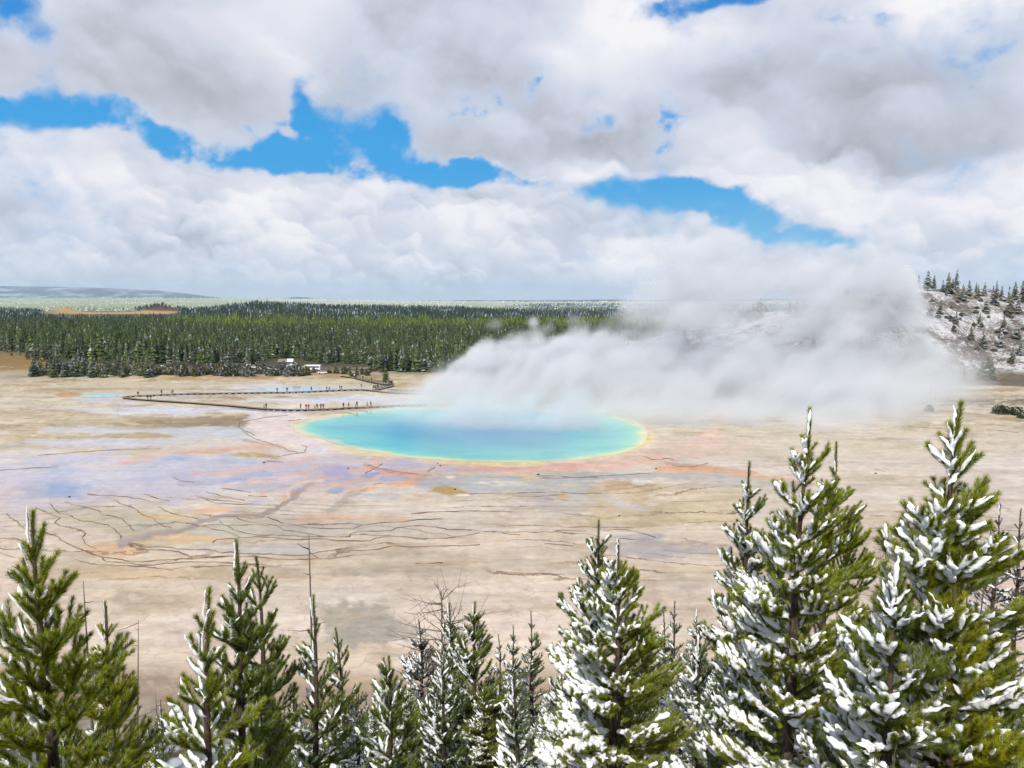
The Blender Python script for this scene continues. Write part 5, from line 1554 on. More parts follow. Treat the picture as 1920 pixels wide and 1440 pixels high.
def build_pines():
    pine_materials()
    G_ = 'pines on the slope below the overlook'
    # apex px, py, distance, slope, rmax, whorl, branches, needle r, green, frost, snow, thick, lat, upturn, options, label
    T = [
        (65, 962, 6.0, 0.42, 0.76, .30, (4, 5), .046, MG, .30, .60, .034, .75, 1.1, {}, 'big yellow green pine at the left edge, thick bottlebrush shoots, snow on its left'),
        (197, 1130, 10.5, 0.40, 0.60, .36, (5, 6), .044, YG, .22, .45, .032, 1.0, .9, {}, 'bushy yellow green pine right beside the big one at the left edge'),
        (372, 1105, 6.3, 0.38, 0.54, .31, (3, 4), .047, MG, .35, .95, .044, .7, .9, {'keep': .85, 'droop': .4}, 'sparse young pine with a bare dark trunk and thick snow pads on its left branches'),
        (443, 1015, 8.6, 0.30, 0.6, .34, (4, 5), .045, DG, .32, .42, .032, 1.1, 1.3, {}, 'tall narrow pine with a leader white on its left, front one of the close pair'),
        (484, 1045, 10.8, 0.38, 0.58, .38, (4, 5), .045, DG, .28, .30, .034, 1.1, 1.5, {}, 'slender dark pine with upswept branches, right one of the close pair'),
        (585, 1118, 11.0, 0.30, 0.68, .46, (3, 4), .046, DG, .30, .50, .046, 1.0, 1.2, {'keep': .8}, 'thin topped pine in front of the tall dead pole, snow sprays low down'),
        (640, 1178, 15.5, 0.34, 0.55, .42, (4, 5), .046, DG, .42, .45, .045, 1.0, 1.2, {}, 'narrow dark pine just right of the one before the dead pole'),
        (728, 1232, 9.6, 0.52, 0.58, .34, (4, 5), .046, DG, .40, .62, .048, 1.1, 1.0, {}, 'low pine with white heaped lower branches before the grey mud patch'),
        (888, 1130, 13.5, 0.46, 0.72, .40, (5, 6), .046, DG, .30, .40, .042, 1.2, 1.2, {}, 'dense dark green pine, tallest of the middle group'),
        (827, 1228, 13.0, 0.46, 0.66, .38, (4, 5), .045, BG, .60, .62, .042, 1.1, 1.2, {}, 'frosted grey green pine in front of the snag of the middle group'),
        (848, 1130, 19.5, 0.38, 0.6, .46, (4, 5), .050, BG, .55, .40, .050, 1.1, 1.2, {}, 'slim frosted pine left behind the dense dark one of the middle group'),
        (790, 1163, 22.0, 0.46, 0.8, .46, (4, 5), .052, (0.060, 0.058, 0.040), .75, .50, .055, 1.0, .8, {'old': .6}, 'brownish snow-crusted pine, leftmost of the middle group'),
        (975, 1262, 11.5, 0.40, 0.52, .38, (3, 4), .045, BG, .60, .80, .050, .9, .7, {'keep': .85, 'droop': .5}, 'thin pine with a bare trunk and flat snow-laden boughs, right of the middle group'),
        (1117, 978, 11.8, 0.44, 0.72, .42, (4, 6), .046, DG, .45, .60, .046, 1.2, 1.2, {}, 'snow-speckled spire close behind the heavily laden pine of the centre right'),
        (1157, 1016, 10.6, 0.56, 1.08, .38, (5, 6), .048, MG, .35, .95, .060, 1.3, .8, {'droop': .5, 'pref': .95}, 'broad pine of the centre right, its left half buried in thick snow, right half green'),
        (1415, 868, 11.2, 0.36, 0.85, .40, (4, 6), .046, DG, .50, .70, .050, 1.2, 1.2, {}, 'snow-speckled pine left behind the tall pointed one on the right'),
        (1500, 768, 8.8, 0.37, 0.95, .37, (4, 5), .048, MG, .28, .70, .050, 1.1, 1.1, {'pref': .9}, 'tall pointed pine on the right with its top in front of the steam'),
        (1556, 830, 11.6, 0.40, 0.95, .42, (5, 6), .046, MG, .22, .42, .040, 1.25, 1.4, {}, 'dark green many-topped pine right behind the tall pointed one'),
        (1785, 757, 7.3, 0.44, 0.98, .34, (4, 5), .052, MG, .25, .85, .050, .95, .8, {'keep': .9, 'pref': .6}, 'tallest pine on the right, snow on its bare leader, open upper branches'),
        (1683, 1042, 6.8, 0.46, 0.64, .33, (4, 5), .048, DG, .40, .95, .058, 1.0, .6, {'droop': .6, 'pref': .6}, 'short pine below the tallest one, white tiers of snow on both sides'),
        (1805, 1075, 6.9, 0.46, 0.8, .33, (4, 5), .048, YG, .18, .55, .050, 1.1, .9, {}, 'sunlit yellow green pine with a dark trunk under the tallest one on the right'),
        (1905, 1215, 8.5, 0.50, 0.9, .34, (5, 6), .048, DG, .28, .50, .050, 1.1, .8, {}, 'dark pine cut by the lower right edge of the picture'),
        (1875, 945, 24.0, 0.24, 0.7, .55, (4, 5), .055, (0.040, 0.050, 0.034), .55, .35, .060, .8, .7, {'keep': .75, 'old': .5}, 'dark thin pine standing farther off at the right edge'),
        (1920, 955, 26.0, 0.24, 0.7, .55, (3, 4), .055, (0.050, 0.050, 0.040), .5, .30, .060, .7, .6, {'keep': .6, 'old': .7}, 'greyish half-bare pine at the very right edge behind the dark thin one'),
        (965, 1172, 28.0, 0.28, 0.6, .5, (4, 6), .055, BG, .55, .30, .055, 1.0, 1.2, {}, 'far slim pine of the small row left of the laden pine, left one'),
        (998, 1146, 29.0, 0.28, 0.6, .5, (4, 6), .055, BG, .45, .22, .055, 1.0, 1.2, {}, 'far slim pine of the small row left of the laden pine, tallest one'),
        (940, 1190, 31.0, 0.30, 0.6, .5, (4, 5), .055, BG, .60, .30, .055, 1.0, 1.2, {}, 'far frosted pine of the small row, lowest and nearest the dense dark pine'),
        (1265, 1128, 26.0, 0.28, 0.6, .5, (4, 6), .055, BG, .45, .30, .055, 1.0, 1.2, {}, 'far slender pine in the gap between the laden pine and the tall right ones'),
        (1247, 1150, 28.0, 0.30, 0.6, .5, (4, 5), .055, BG, .5, .30, .055, 1.0, 1.2, {}, 'far pine touching the right flank of the broad laden pine'),
        (1303, 1145, 25.0, 0.34, 0.7, .5, (4, 5), .055, BG, .55, .45, .060, 1.0, 1.0, {}, 'far snowy pine at the left foot of the tall right group'),
        (1310, 1190, 12.5, 0.52, 0.9, .42, (4, 5), .047, BG, .55, .90, .060, 1.1, .7, {'droop': .5}, 'snow-buried low pine in front of the far slender ones, left of the tall right group'),
        (1390, 1235, 9.5, 0.60, 1.15, .38, (5, 6), .047, BG, .50, .95, .062, 1.2, .5, {'droop': .7}, 'wide low pine heaped with snow at the foot of the tall pointed one'),
        (1590, 1290, 7.6, 0.62, 0.95, .36, (4, 6), .048, BG, .45, 1.0, .066, 1.1, .4, {'droop': .8}, 'low pine with the thickest snow pads, bottom right before the short tiered one'),
        (300, 1312, 34.0, 0.30, 0.7, .5, (4, 5), .058, DG, .5, .3, .06, 1.0, 1.2, {}, 'small far pine at the foot of the slope beside the shaded brown flat'),
        (278, 1345, 30.0, 0.30, 0.7, .5, (4, 5), .058, DG, .5, .35, .06, 1.0, 1.2, {}, 'small far pine left of its fellow at the foot of the slope'),
        (690, 1300, 24.0, 0.36, 0.65, .46, (4, 6), .052, BG, .55, .45, .055, 1.0, 1.0, {}, 'small snowy pine behind the low white heaped one'),
        (545, 1285, 21.0, 0.36, 0.65, .46, (4, 6), .052, DG, .45, .4, .05, 1.1, 1.0, {}, 'small dark pine between the close pair and the one before the dead pole'),
        (1060, 1215, 16.5, 0.42, 0.7, .46, (4, 6), .050, BG, .6, .6, .055, 1.1, 1.0, {}, 'frosted pine at the left foot of the broad laden one'),
        (1200, 1180, 17.0, 0.42, 0.7, .46, (5, 6), .050, DG, .35, .35, .05, 1.1, 1.1, {}, 'dark pine behind the right flank of the broad laden one'),
        (118, 1320, 8.6, 0.45, 0.45, .34, (5, 6), .048, YG, .25, .35, .036, 1.2, .9, {}, 'low bushy yellow green pine filling the gap between the two at the left edge'),
        (-40, 1180, 6.6, 0.50, 0.9, .32, (4, 6), .050, MG, .3, .6, .045, 1.1, 1.0, {}, 'pine cut by the left edge of the picture, snow along its boughs'),
        (505, 1285, 9.6, 0.42, 0.50, .36, (5, 6), .047, MG, .30, .55, .048, 1.2, .9, {}, 'bushy green pine at the foot of the close pair'),
    ]
    for i, (px, py, d, slope, rmax, whorl, nbr, nr, green, frost, snow, thick, lat, upt, opt, label) in enumerate(T):
        x, y, z = AT(px, py, d)
        gz = float(slope_h(np.array([x]), np.array([y]))[0])
        H = z - gz
        zb = AT(px, 1440, d)[2]
        tmax = min(H * 0.86, z - zb + 0.9)
        per_m = float(np.interp(d, [6, 9, 14, 22, 32], [1500, 1150, 760, 420, 240]))
        width = float(np.interp(d, [6, 9, 14, 22, 32], [.0034, .0040, .0052, .0080, .0120]))
        o = make_pine('pine_tree', (x, y, gz), H, 100 + i * 7, tmax, slope, rmax, whorl, nbr, nr * 1.06, per_m, width, green, frost * 0.55, snow * 2.2, thick * 0.92, lat, upt, lean=(rnd.uniform(-.12, .12), 0), girth=0.9, **opt)
        tag(o, label, 'pine', G_)
    # ---- smaller pines that close the slope between them (copies of a few, each set its own way)
    protos = []
    g = np.random.default_rng(404)
    for k in range(7):
        H = 6.0
        o = make_pine('pine_tree', (0, 0, 0), H, 900 + k * 13, 5.3, .36 + .02 * (k % 4), .85, .40, (5, 6), .052, 300, .0085, [BG, DG, MG, MG, DG, BG, DG][k], [.45, .3, .4, .25, .35, .5, .4][k], [1.1, .7, 1.1, .6, .8, 1.5, .9][k], .052, 1.0, .9)
        protos.append(o)
    spots = []
    for (x0, x1, y0, y1, n, lab, grp) in [
        (480, 740, 1300, 1410, 16, 'small snowy pine low on the slope below the dead pole', 'low pines below the dead pole'),
        (740, 1010, 1270, 1400, 20, 'small snow-crusted pine low on the slope under the middle group', 'low pines under the middle group'),
        (1000, 1080, 1270, 1390, 6, 'small frosted pine low on the slope left of the broad laden one', 'low pines left of the laden pine'),
        (1200, 1420, 1200, 1390, 15, 'snowy pine in the thicket between the laden pine and the tall right group', 'thicket left of the tall right group'),
        (1560, 1920, 1150, 1400, 16, 'snowy pine in the thicket at the lower right', 'thicket at the lower right'),
        (240, 420, 1370, 1430, 6, 'small dark pine low on the slope below the brown flat', 'low pines below the brown flat'),
    ]:
        for q in range(n):
            spots.append((x0 + (x1 - x0) * (q + g.uniform(0.1, 0.9)) / n, g.uniform(y0, y1), g.uniform(13, 27), lab, grp))
    for i, (px, py, d, lab, grp) in enumerate(spots):
        x, y, z = AT(px, py, d)
        gz = float(slope_h(np.array([x]), np.array([y]))[0])
        H = max(2.6, z - gz)
        o = protos[i] if i < len(protos) else copy_tree(protos[int(g.integers(0, len(protos)))])
        k = H / 6.0
        o.location = (x, y, z - 6.0 * k); o.scale = (k * 1.05, k * 1.05, k)
        o.rotation_euler = (0, 0, float(g.uniform(-.5, .5)))
        tag(o, lab, 'pine', grp)
    # ---- dead poles and snags
    def snag(px, py, d, w, stubs, label, twigs=0.0, lean=0.0, name='dead_tree'):
        x, y, z = AT(px, py, d)
        gz = float(slope_h(np.array([x]), np.array([y]))[0]); H = z - gz
        r = empty(name, (x, y, gz))
        zs = np.linspace(-.3, H, 14)
        s = Soup(); s.tube(np.c_[lean * (zs / H), 0 * zs, zs], w * (1 - np.clip(zs, 0, H) / H * .85), 7)
        s.build('trunk', PM['dead'], r, smooth=True)
        s = Soup(); q = np.random.default_rng(int(px))
        for i in range(stubs):
            h = q.uniform(.45, .99) * H; a = q.uniform(0, 6.28); L = q.uniform(.15, .5) * (1 + 2.2 * twigs * (1 - h / H)) * (1 + twigs)
            e = q.uniform(-.3, .5); p = np.array((lean * h / H, 0, h)); dv = np.array((math.cos(a) * math.cos(e), math.sin(a) * math.cos(e), math.sin(e)))
            P = np.array([p, p + dv * L * .5, p + dv * L + np.array((0, 0, .08 * L))]); s.tube(P, [w * .28, w * .18, w * .06], 4, cap=False)
            if twigs:
                for _ in range(4):
                    b = p + dv * L * q.uniform(.3, 1); t = b + (dv + q.normal(0, .6, 3)) * L * .4; s.tube([b, t], [w * .12, w * .05], 3, cap=False)
        s.build('branch_stubs', PM['dead'], r)
        tag(r, label, 'dead tree', 'dead trees on the slope')
    snag(579, 1003, 13.0, .045, 10, 'tall bare dead pole rising above the thin topped pine')
    snag(156, 1090, 12.0, .040, 14, 'thin dead pole between the two pines at the left edge')
    snag(234, 1163, 13.5, .030, 8, 'short leaning dead pole right of the bushy yellow green pine', lean=.25)
    snag(828, 1110, 21.0, .075, 60, 'dead tree with fine bare twigs on top of the middle group', 1.0)
    snag(292, 1302, 30.0, .05, 16, 'small dead pole at the foot of the slope by the brown flat')
    snag(1690, 1000, 19.0, .05, 22, 'thin dead stem behind the short tiered pine', .4)
    snag(1676, 985, 20.0, .04, 30, 'twiggy dead tree just left of the thin dead stem', .7, lean=-.2)
    snag(1736, 1010, 21.0, .05, 12, 'bare grey pole between the tiered pine and the tallest one')
    snag(1822, 985, 22.0, .05, 14, 'bare grey pole right of the tallest pine, left of its twin')
    snag(1838, 972, 22.5, .05, 14, 'leaning bare grey pole, right one of the twin poles', lean=.35)
    snag(1808, 1000, 24.0, .06, 60, 'dark twiggy dead tree behind the right side of the tallest pine', 1.0)
    snag(1640, 1420, 6.0, .03, 20, 'small bare dead sapling at the bottom between the snowy pines', .4)
# ---------------------------------------------------------------- boardwalks, visitors, vehicles
LOWER = [(232, 745), (262, 748), (300, 750.5), (360, 754.5), (430, 759.5), (500, 766), (540, 767.5), (575, 767.5), (620, 766), (660, 763.5), (700, 762), (745, 759.5), (800, 758)]
UPPER = [(232, 743.5), (245, 742), (300, 739.5), (350, 737.5), (420, 736.5), (480, 735.5), (530, 735), (580, 733.5), (620, 731.5), (660, 730), (682, 730), (704, 732), (722, 734.5), (745, 736), (775, 737), (830, 738), (905, 739.5), (960, 740.5)]
LOOP = [(640, 704.5), (662, 707), (682, 712), (703, 717), (722, 720), (734, 720.5), (733, 723.5), (719, 727), (702, 730.5)]
DECK = 0.52


def build_boardwalks():
    wood, N, b = material('weathered_planks', rough=0.85, spec=0.15)
    geo = N.n.new('ShaderNodeTexCoord').outputs['Object']
    n = N.noise(N.v('MULTIPLY', geo, (3, 0.6, 1)), 1.0, 4.0)
    N.put(b.inputs['Base Color'], N.mix(n, (0.16, 0.12, 0.095), (0.30, 0.25, 0.21)))
    dark, _, _ = material('dark_timber', (0.045, 0.034, 0.028), 0.9, 0.1)
    rail_m, _, _ = material('grey_rail_timber', (0.10, 0.085, 0.075), 0.9, 0.1)
    blk = Soup(); blk.box((0, 0, .17), (.8, 1.7, .42)); bo = blk.build('support', dark, link=False); bme = bo.data; bpy.data.objects.remove(bo)
    for pts, label, w in ((LOWER, 'long low plank boardwalk curving along the far shore of the big pool', 1.9), (UPPER, 'long low plank boardwalk running behind the pale blue pool into the steam', 1.9),
                          (LOOP, 'short boardwalk ramp making a hairpin turn below the forest edge', 1.9)):
        P = np.array([G(a, c, DECK) for a, c in pts])
        r = empty('boardwalk', (P[0, 0], P[0, 1], 0)); tag(r, label, 'boardwalk', 'boardwalks over the flats')
        P = resample(P, 1.2); o = P[0].copy()
        T = norm(np.gradient(P, axis=0)); Nn = np.stack([-T[:, 1], T[:, 0]], 1)
        P = P - o
        n = len(P)
        rowsV = []
        for off, z in ((w / 2, DECK), (-w / 2, DECK), (-w / 2, DECK - .14), (w / 2, DECK - .14)):
            rowsV.append(np.c_[P + Nn * off, np.full(n, z)])
        V = np.concatenate(rowsV); a = np.arange(n - 1)
        Fq = np.concatenate([np.stack([a + k * n, a + ((k + 1) % 4) * n, a + 1 + ((k + 1) % 4) * n, a + 1 + k * n], 1) for k in range(4)])
        mi = np.concatenate([np.full(n - 1, [0, 1, 1, 1][k]) for k in range(4)])
        mk('deck', V, Fq, [wood, dark], r, midx=mi)
        for i in range(1, n - 1, 2):
            q = bpy.data.objects.new('support', bme); COL.objects.link(q); q.parent = r
            q.location = (P[i, 0], P[i, 1], 0); q.rotation_euler = (0, 0, math.atan2(T[i, 1], T[i, 0]))
        # hand rails where the walk has them
        s = Soup(); q0 = None
        PXn = 960 + F * (P[:, 0] + o[0]) / (P[:, 1] + o[1])
        if pts is not LOWER:
            idx = [i for i in range(0, n, 2) if (pts is UPPER and PXn[i] > 726) or (pts is LOOP and i > 8)]
            for sg in (-1, 1):
                pr = None
                for i in idx:
                    b0 = np.array((*(P[i] + Nn[i] * sg * (w / 2 - .06)), DECK))
                    s.box(b0 + np.array((0, 0, .5)), (.13, .13, 1.05))
                    if pr is not None:
                        for h in (.55, 1.03):
                            s.tube([pr + np.array((0, 0, h)), b0 + np.array((0, 0, h))], .065, 4, cap=False)
                    pr = b0
            s.build('railing', rail_m, r)
    # sign post beside the upper walk
    x, y = G(676, 729)
    r = empty('trail_sign', (x, y + 2, 0)); tag(r, 'small trail sign on a post beside the upper boardwalk, before the ramp', 'sign')
    s = Soup(); s.box((0, 0, .6), (.12, .12, 1.3)); s.build('post', dark, r)
    s = Soup(); s.box((0, -.09, 1.4), (.95, .06, .6)); s.build('sign_board', wood, r)


def person_mesh(pose, seed):
    """one continuous body grown from a jointed skeleton, then coloured by region"""
    J = {'pelvis': (0, 0, .95), 'waist': (0, .0, 1.08), 'chest': (0, .01, 1.32), 'neck': (0, .01, 1.50), 'jaw': (0, -.015, 1.58), 'head': (0, -.005, 1.66), 'crown': (0, .01, 1.745)}
    R = {'pelvis': .155, 'waist': .145, 'chest': .165, 'neck': .062, 'jaw': .078, 'head': .095, 'crown': .07}
    E = [('pelvis', 'waist'), ('waist', 'chest'), ('chest', 'neck'), ('neck', 'jaw'), ('jaw', 'head'), ('head', 'crown')]
    st = {'stand': (0.0, 0.0), 'walk': (.24, -.20), 'lean': (.05, -.03), 'photo': (.02, -.04)}[pose]
    for sx, sw in ((-1, st[0]), (1, st[1])):
        n = 'L' if sx < 0 else 'R'
        J[n + 'hip'] = (sx * .10, 0, .88); J[n + 'knee'] = (sx * .11, -.5 * sw - .02, .48); J[n + 'ank'] = (sx * .11, -sw + (.08 if sw < 0 else 0), .09); J[n + 'toe'] = (sx * .12, -sw - .15 + (.06 if sw < 0 else 0), .05)
        R.update({n + 'hip': .105, n + 'knee': .068, n + 'ank': .048, n + 'toe': .045})
        E += [('pelvis', n + 'hip'), (n + 'hip', n + 'knee'), (n + 'knee', n + 'ank'), (n + 'ank', n + 'toe')]
        J[n + 'sho'] = (sx * .20, .01, 1.42)
        if pose == 'photo':
            J[n + 'elb'] = (sx * .27, -.14, 1.22); J[n + 'wri'] = (sx * .10, -.34, 1.42); J[n + 'hand'] = (sx * .06, -.36, 1.50)
        elif pose == 'lean':
            J[n + 'elb'] = (sx * .30, .02, 1.16); J[n + 'wri'] = (sx * .14, -.20, 1.06); J[n + 'hand'] = (sx * .08, -.26, 1.05)
        else:
            J[n + 'elb'] = (sx * .26, .05 - sw * -.35, 1.14); J[n + 'wri'] = (sx * .27, -.06 + sw * .7, .92); J[n + 'hand'] = (sx * .27, -.09 + sw * .75, .83)
        R.update({n + 'sho': .088, n + 'elb': .062, n + 'wri': .045, n + 'hand': .048})
        E += [('chest', n + 'sho'), (n + 'sho', n + 'elb'), (n + 'elb', n + 'wri'), (n + 'wri', n + 'hand')]
    names = list(J)
    me = bpy.data.meshes.new('body_skeleton'); me.from_pydata([J[k] for k in names], [(names.index(a), names.index(b)) for a, b in E], [])
    o = bpy.data.objects.new('body_skeleton', me); COL.objects.link(o)
    sk = o.modifiers.new('skin', 'SKIN'); sk.use_smooth_shade = True
    for k, v in zip(names, me.skin_vertices[0].data):
        v.radius = (R[k], R[k] * (.74 if k in ('pelvis', 'waist', 'chest') else 1.0)); v.use_root = (k == 'pelvis')
    su = o.modifiers.new('smooth', 'SUBSURF'); su.levels = 1; su.render_levels = 1
    dg = bpy.context.evaluated_depsgraph_get()
    out = bpy.data.meshes.new_from_object(o.evaluated_get(dg))
    bpy.data.objects.remove(o); bpy.data.meshes.remove(me)
    blank = bpy.data.materials.get('skin')
    out.materials.clear()
    for _ in range(5):
        out.materials.append(blank)
    hands = np.array([J['Lhand'], J['Rhand']])
    for p in out.polygons:
        c = p.center
        d = min((c[0] - h[0]) ** 2 + (c[1] - h[1]) ** 2 + (c[2] - h[2]) ** 2 for h in hands)
        if d < .07 ** 2: m = 0
        elif c[2] > 1.655 or (c[2] > 1.56 and c[1] > .02): m = 1
        elif c[2] > 1.50: m = 0
        elif c[2] > .90 or abs(c[0]) > .21: m = 2
        elif c[2] > .12: m = 3
        else: m = 4
        p.material_index = m
    out.name = 'person_body'
    return out


PEOPLE = [
    # px, feet py, walk height, scale, pose, facing, jacket, trousers, hair, pack, label
    (495, 765.5, DECK, .92, 'stand', .4, (.42, .42, .44), (.10, .11, .14), 0, 'person in a pale grey jacket beside a tall one in black, lower boardwalk'),
    (499.3, 766, DECK, 1.08, 'stand', -.5, (.02, .02, .025), (.03, .03, .04), 0, 'tall person in black beside the one in pale grey, on the lower boardwalk'),
    (563.7, 767.3, DECK, 1.0, 'photo', 2.6, (.03, .035, .05), (.06, .09, .16), 0, 'person in dark jacket and blue jeans standing alone left of the red-topped one'),
    (574.2, 767.5, DECK, 1.0, 'lean', 3.1, (.03, .03, .05), (.03, .03, .05), 0, 'person in dark navy standing left beside the one with the red top'),
    (578.8, 767.5, DECK, 1.02, 'stand', 2.8, (.30, .06, .05), (.035, .03, .03), 0, 'person in a dull red top and dark trousers on the lower boardwalk'),
    (590.7, 767, DECK, .62, 'stand', .4, (.02, .02, .02), (.02, .02, .02), 0, 'small child in black at the left of the busiest group'),
    (595.0, 767, DECK, 1.05, 'walk', 1.6, (.02, .02, .02), (.02, .02, .025), 1, 'person in black with a pack striding beside the small child in black'),
    (601.6, 766.8, DECK, 1.02, 'photo', 2.9, (.03, .04, .07), (.03, .03, .04), 0, 'person in dark blue left beside the one in magenta'),
    (606.2, 766.6, DECK, 1.04, 'stand', 3.3, (.34, .02, .20), (.05, .03, .05), 0, 'person in a magenta jacket on the lower boardwalk'),
    (644, 764.7, DECK, 1.05, 'stand', 3.0, (.08, .08, .09), (.03, .03, .035), 0, 'person in a dark grey coat standing alone right of the magenta group'),
    (653.6, 764.2, DECK, .98, 'stand', 3.1, (.24, .17, .11), (.16, .11, .08), 0, 'person in tan clothes between the grey coat and the adult with a child'),
    (666.6, 763.2, DECK, .6, 'stand', 2.2, (.28, .06, .05), (.06, .05, .06), 0, 'small child in red holding close to a tall dark adult'),
    (669.4, 763, DECK, 1.1, 'lean', 2.9, (.04, .035, .03), (.04, .04, .05), 0, 'tall dark dressed adult with the small red child'),
    (688.8, 762.4, DECK, 1.0, 'walk', 1.8, (.16, .20, .28), (.05, .06, .09), 0, 'person in a grey blue jacket, next to last on the right of the lower boardwalk'),
    (695.6, 762.2, DECK, 1.06, 'walk', 1.7, (.025, .03, .05), (.03, .03, .04), 1, 'stout person in dark navy with a backpack, last on the right of the lower boardwalk'),
    (519.8, 735.1, DECK, 1.0, 'stand', .2, (.03, .06, .09), (.03, .04, .05), 0, 'person in dark blue at the left end before the pale blue pool'),
    (538.4, 735, DECK, 1.05, 'stand', -.3, (.02, .05, .08), (.02, .03, .04), 0, 'person in dark teal before the middle of the pale blue pool'),
    (568.6, 733.8, DECK, .95, 'walk', 1.5, (.75, .75, .78), (.50, .50, .52), 0, 'person all in white on the upper boardwalk before the pale blue pool'),
    (584.2, 733.3, DECK, 1.05, 'walk', 1.6, (.02, .02, .02), (.03, .03, .03), 1, 'person in black with a pack right of the one in white'),
    (612.6, 731.8, DECK, 1.0, 'walk', -1.5, (.03, .03, .04), (.03, .03, .04), 0, 'person in dark clothes left beside the one in rust red on the upper boardwalk'),
    (617.2, 731.6, DECK, .9, 'walk', -1.5, (.28, .09, .05), (.07, .06, .05), 0, 'person in a rust red jacket on the upper boardwalk'),
    (637.4, 730.8, DECK, 1.0, 'walk', 1.5, (.04, .04, .05), (.03, .03, .03), 0, 'left one of a pair in dark grey near the trail sign'),
    (640.6, 730.7, DECK, 1.0, 'walk', 1.5, (.10, .09, .08), (.05, .05, .05), 0, 'right one of the pair near the trail sign, in brownish grey'),
    (259, 742, DECK, 1.0, 'stand', .5, (.03, .03, .03), (.03, .03, .03), 0, 'person in black nearest the left bend of the boardwalk'),
    (277.4, 749, DECK, 1.0, 'stand', 1.0, (.03, .03, .04), (.04, .03, .03), 0, 'left one of two dark dressed people on the lower boardwalk by its bend'),
    (282.8, 749.4, DECK, 1.05, 'walk', 1.2, (.025, .02, .03), (.03, .03, .03), 1, 'right one of two dark dressed people near the left bend, with a pack'),
    (303, 739.5, DECK, 1.05, 'stand', .3, (.10, .03, .03), (.03, .03, .04), 0, 'person in dark red on the upper boardwalk near the left bend'),
    (321.3, 738.8, DECK, .95, 'stand', .3, (.32, .32, .34), (.10, .10, .12), 0, 'person in light grey, left one of a pair on the upper boardwalk near the bend'),
    (324.6, 738.7, DECK, 1.0, 'stand', -.3, (.12, .10, .12), (.04, .04, .05), 0, 'person in dusky purple, right one of the pair near the left bend'),
    (722.6, 719.8, DECK, 1.05, 'stand', 0, (.03, .03, .03), (.03, .03, .03), 0, 'person in black standing by itself at the hairpin of the ramp'),
    (731.2, 721.3, DECK, 1.05, 'stand', .8, (.02, .03, .08), (.03, .03, .05), 0, 'left one of three people huddled at the tip of the hairpin, in dark blue'),
    (733.4, 721.6, DECK, 1.1, 'lean', 0, (.02, .03, .07), (.02, .02, .03), 1, 'middle one of three people huddled at the tip of the hairpin, with a pack'),
    (735.2, 721.3, DECK, 1.05, 'stand', -.8, (.03, .04, .10), (.03, .03, .05), 0, 'right one of three people huddled at the tip of the hairpin, in bright navy'),
    (701.0, 730.4, DECK, 1.05, 'stand', .5, (.02, .02, .04), (.02, .02, .03), 0, 'left one of three dark dressed people where ramp and upper boardwalk join'),
    (704.4, 729.6, DECK, 1.0, 'lean', -.4, (.04, .04, .06), (.02, .02, .03), 0, 'middle one of three dark dressed people where ramp and upper boardwalk join'),
    (708.2, 728.8, DECK, 1.05, 'stand', .2, (.03, .03, .03), (.03, .03, .03), 1, 'right one of three dark dressed people where ramp and walk join, with pack'),
    (696.8, 716, DECK, 1.0, 'walk', 1.0, (.04, .07, .16), (.03, .03, .04), 0, 'person in a blue jacket halfway down the ramp'),
    (691.4, 714.6, DECK, 1.0, 'walk', 1.0, (.55, .52, .20), (.05, .05, .06), 0, 'person in a pale yellow jacket halfway down the ramp'),
    (680.4, 711.8, DECK, 1.0, 'walk', 1.0, (.03, .03, .03), (.03, .03, .04), 0, 'person in black on the upper part of the ramp'),
    (664.6, 707.8, DECK, 1.0, 'stand', 0, (.60, .60, .62), (.03, .03, .04), 0, 'person in a white jacket at the upper end of the ramp'),
    (667.4, 708.5, DECK, 1.0, 'stand', 0, (.03, .03, .05), (.03, .03, .04), 0, 'person in dark navy at the upper end of the ramp beside the one in white'),
    (873, 739, DECK, 1.0, 'walk', 1.5, (.05, .05, .06), (.04, .04, .04), 0, 'left one of a pair seen dimly through the steam at the railing'),
    (878.4, 739.2, DECK, 1.0, 'walk', 1.5, (.06, .06, .07), (.04, .04, .04), 0, 'right one of a pair seen dimly through the steam at the railing'),
    (900, 739.6, DECK, 1.05, 'stand', 0, (.05, .05, .05), (.04, .04, .04), 0, 'lone figure farthest into the steam on the upper boardwalk'),
]


def build_people():
    skin, _, _ = material('skin', (.42, .25, .18), .6, .3)
    bodies = {k: person_mesh(k, 0) for k in ('stand', 'walk', 'lean', 'photo')}
    hair, _, _ = material('hair', (.04, .028, .02), .7, .2)
    shoe, _, _ = material('shoes', (.03, .028, .026), .7, .2)
    packm, _, _ = material('backpack_cloth', (.05, .05, .055), .8, .1)
    cache = {}

    def cloth(c):
        if c not in cache:
            cache[c] = material('clothing', c, .85, .1)[0]
        return cache[c]
    s = Soup(); s.box((0, .20, 1.20), (.30, .18, .46), taper=.82); s.box((0, .30, 1.12), (.22, .08, .22), taper=.9)
    pk = s.build('backpack', packm, link=False); pme = pk.data; bpy.data.objects.remove(pk)
    for px, py, dz, sc, pose, rz, jc, tc, pack, label in PEOPLE:
        x, y = G(px, py, dz)
        me = bodies[pose].copy()
        for i, m in enumerate((skin, hair, cloth(jc), cloth(tc), shoe)):
            me.materials[i] = m
        o = bpy.data.objects.new('person', me); COL.objects.link(o)
        o.location = (x, y, dz); o.rotation_euler = (0, 0, rz); o.scale = (sc * 1.12, sc * 1.12, sc * 1.05)
        tag(o, label, 'person', 'visitors on the boardwalks')
        if pack:
            q = bpy.data.objects.new('backpack', pme); COL.objects.link(q); q.parent = o


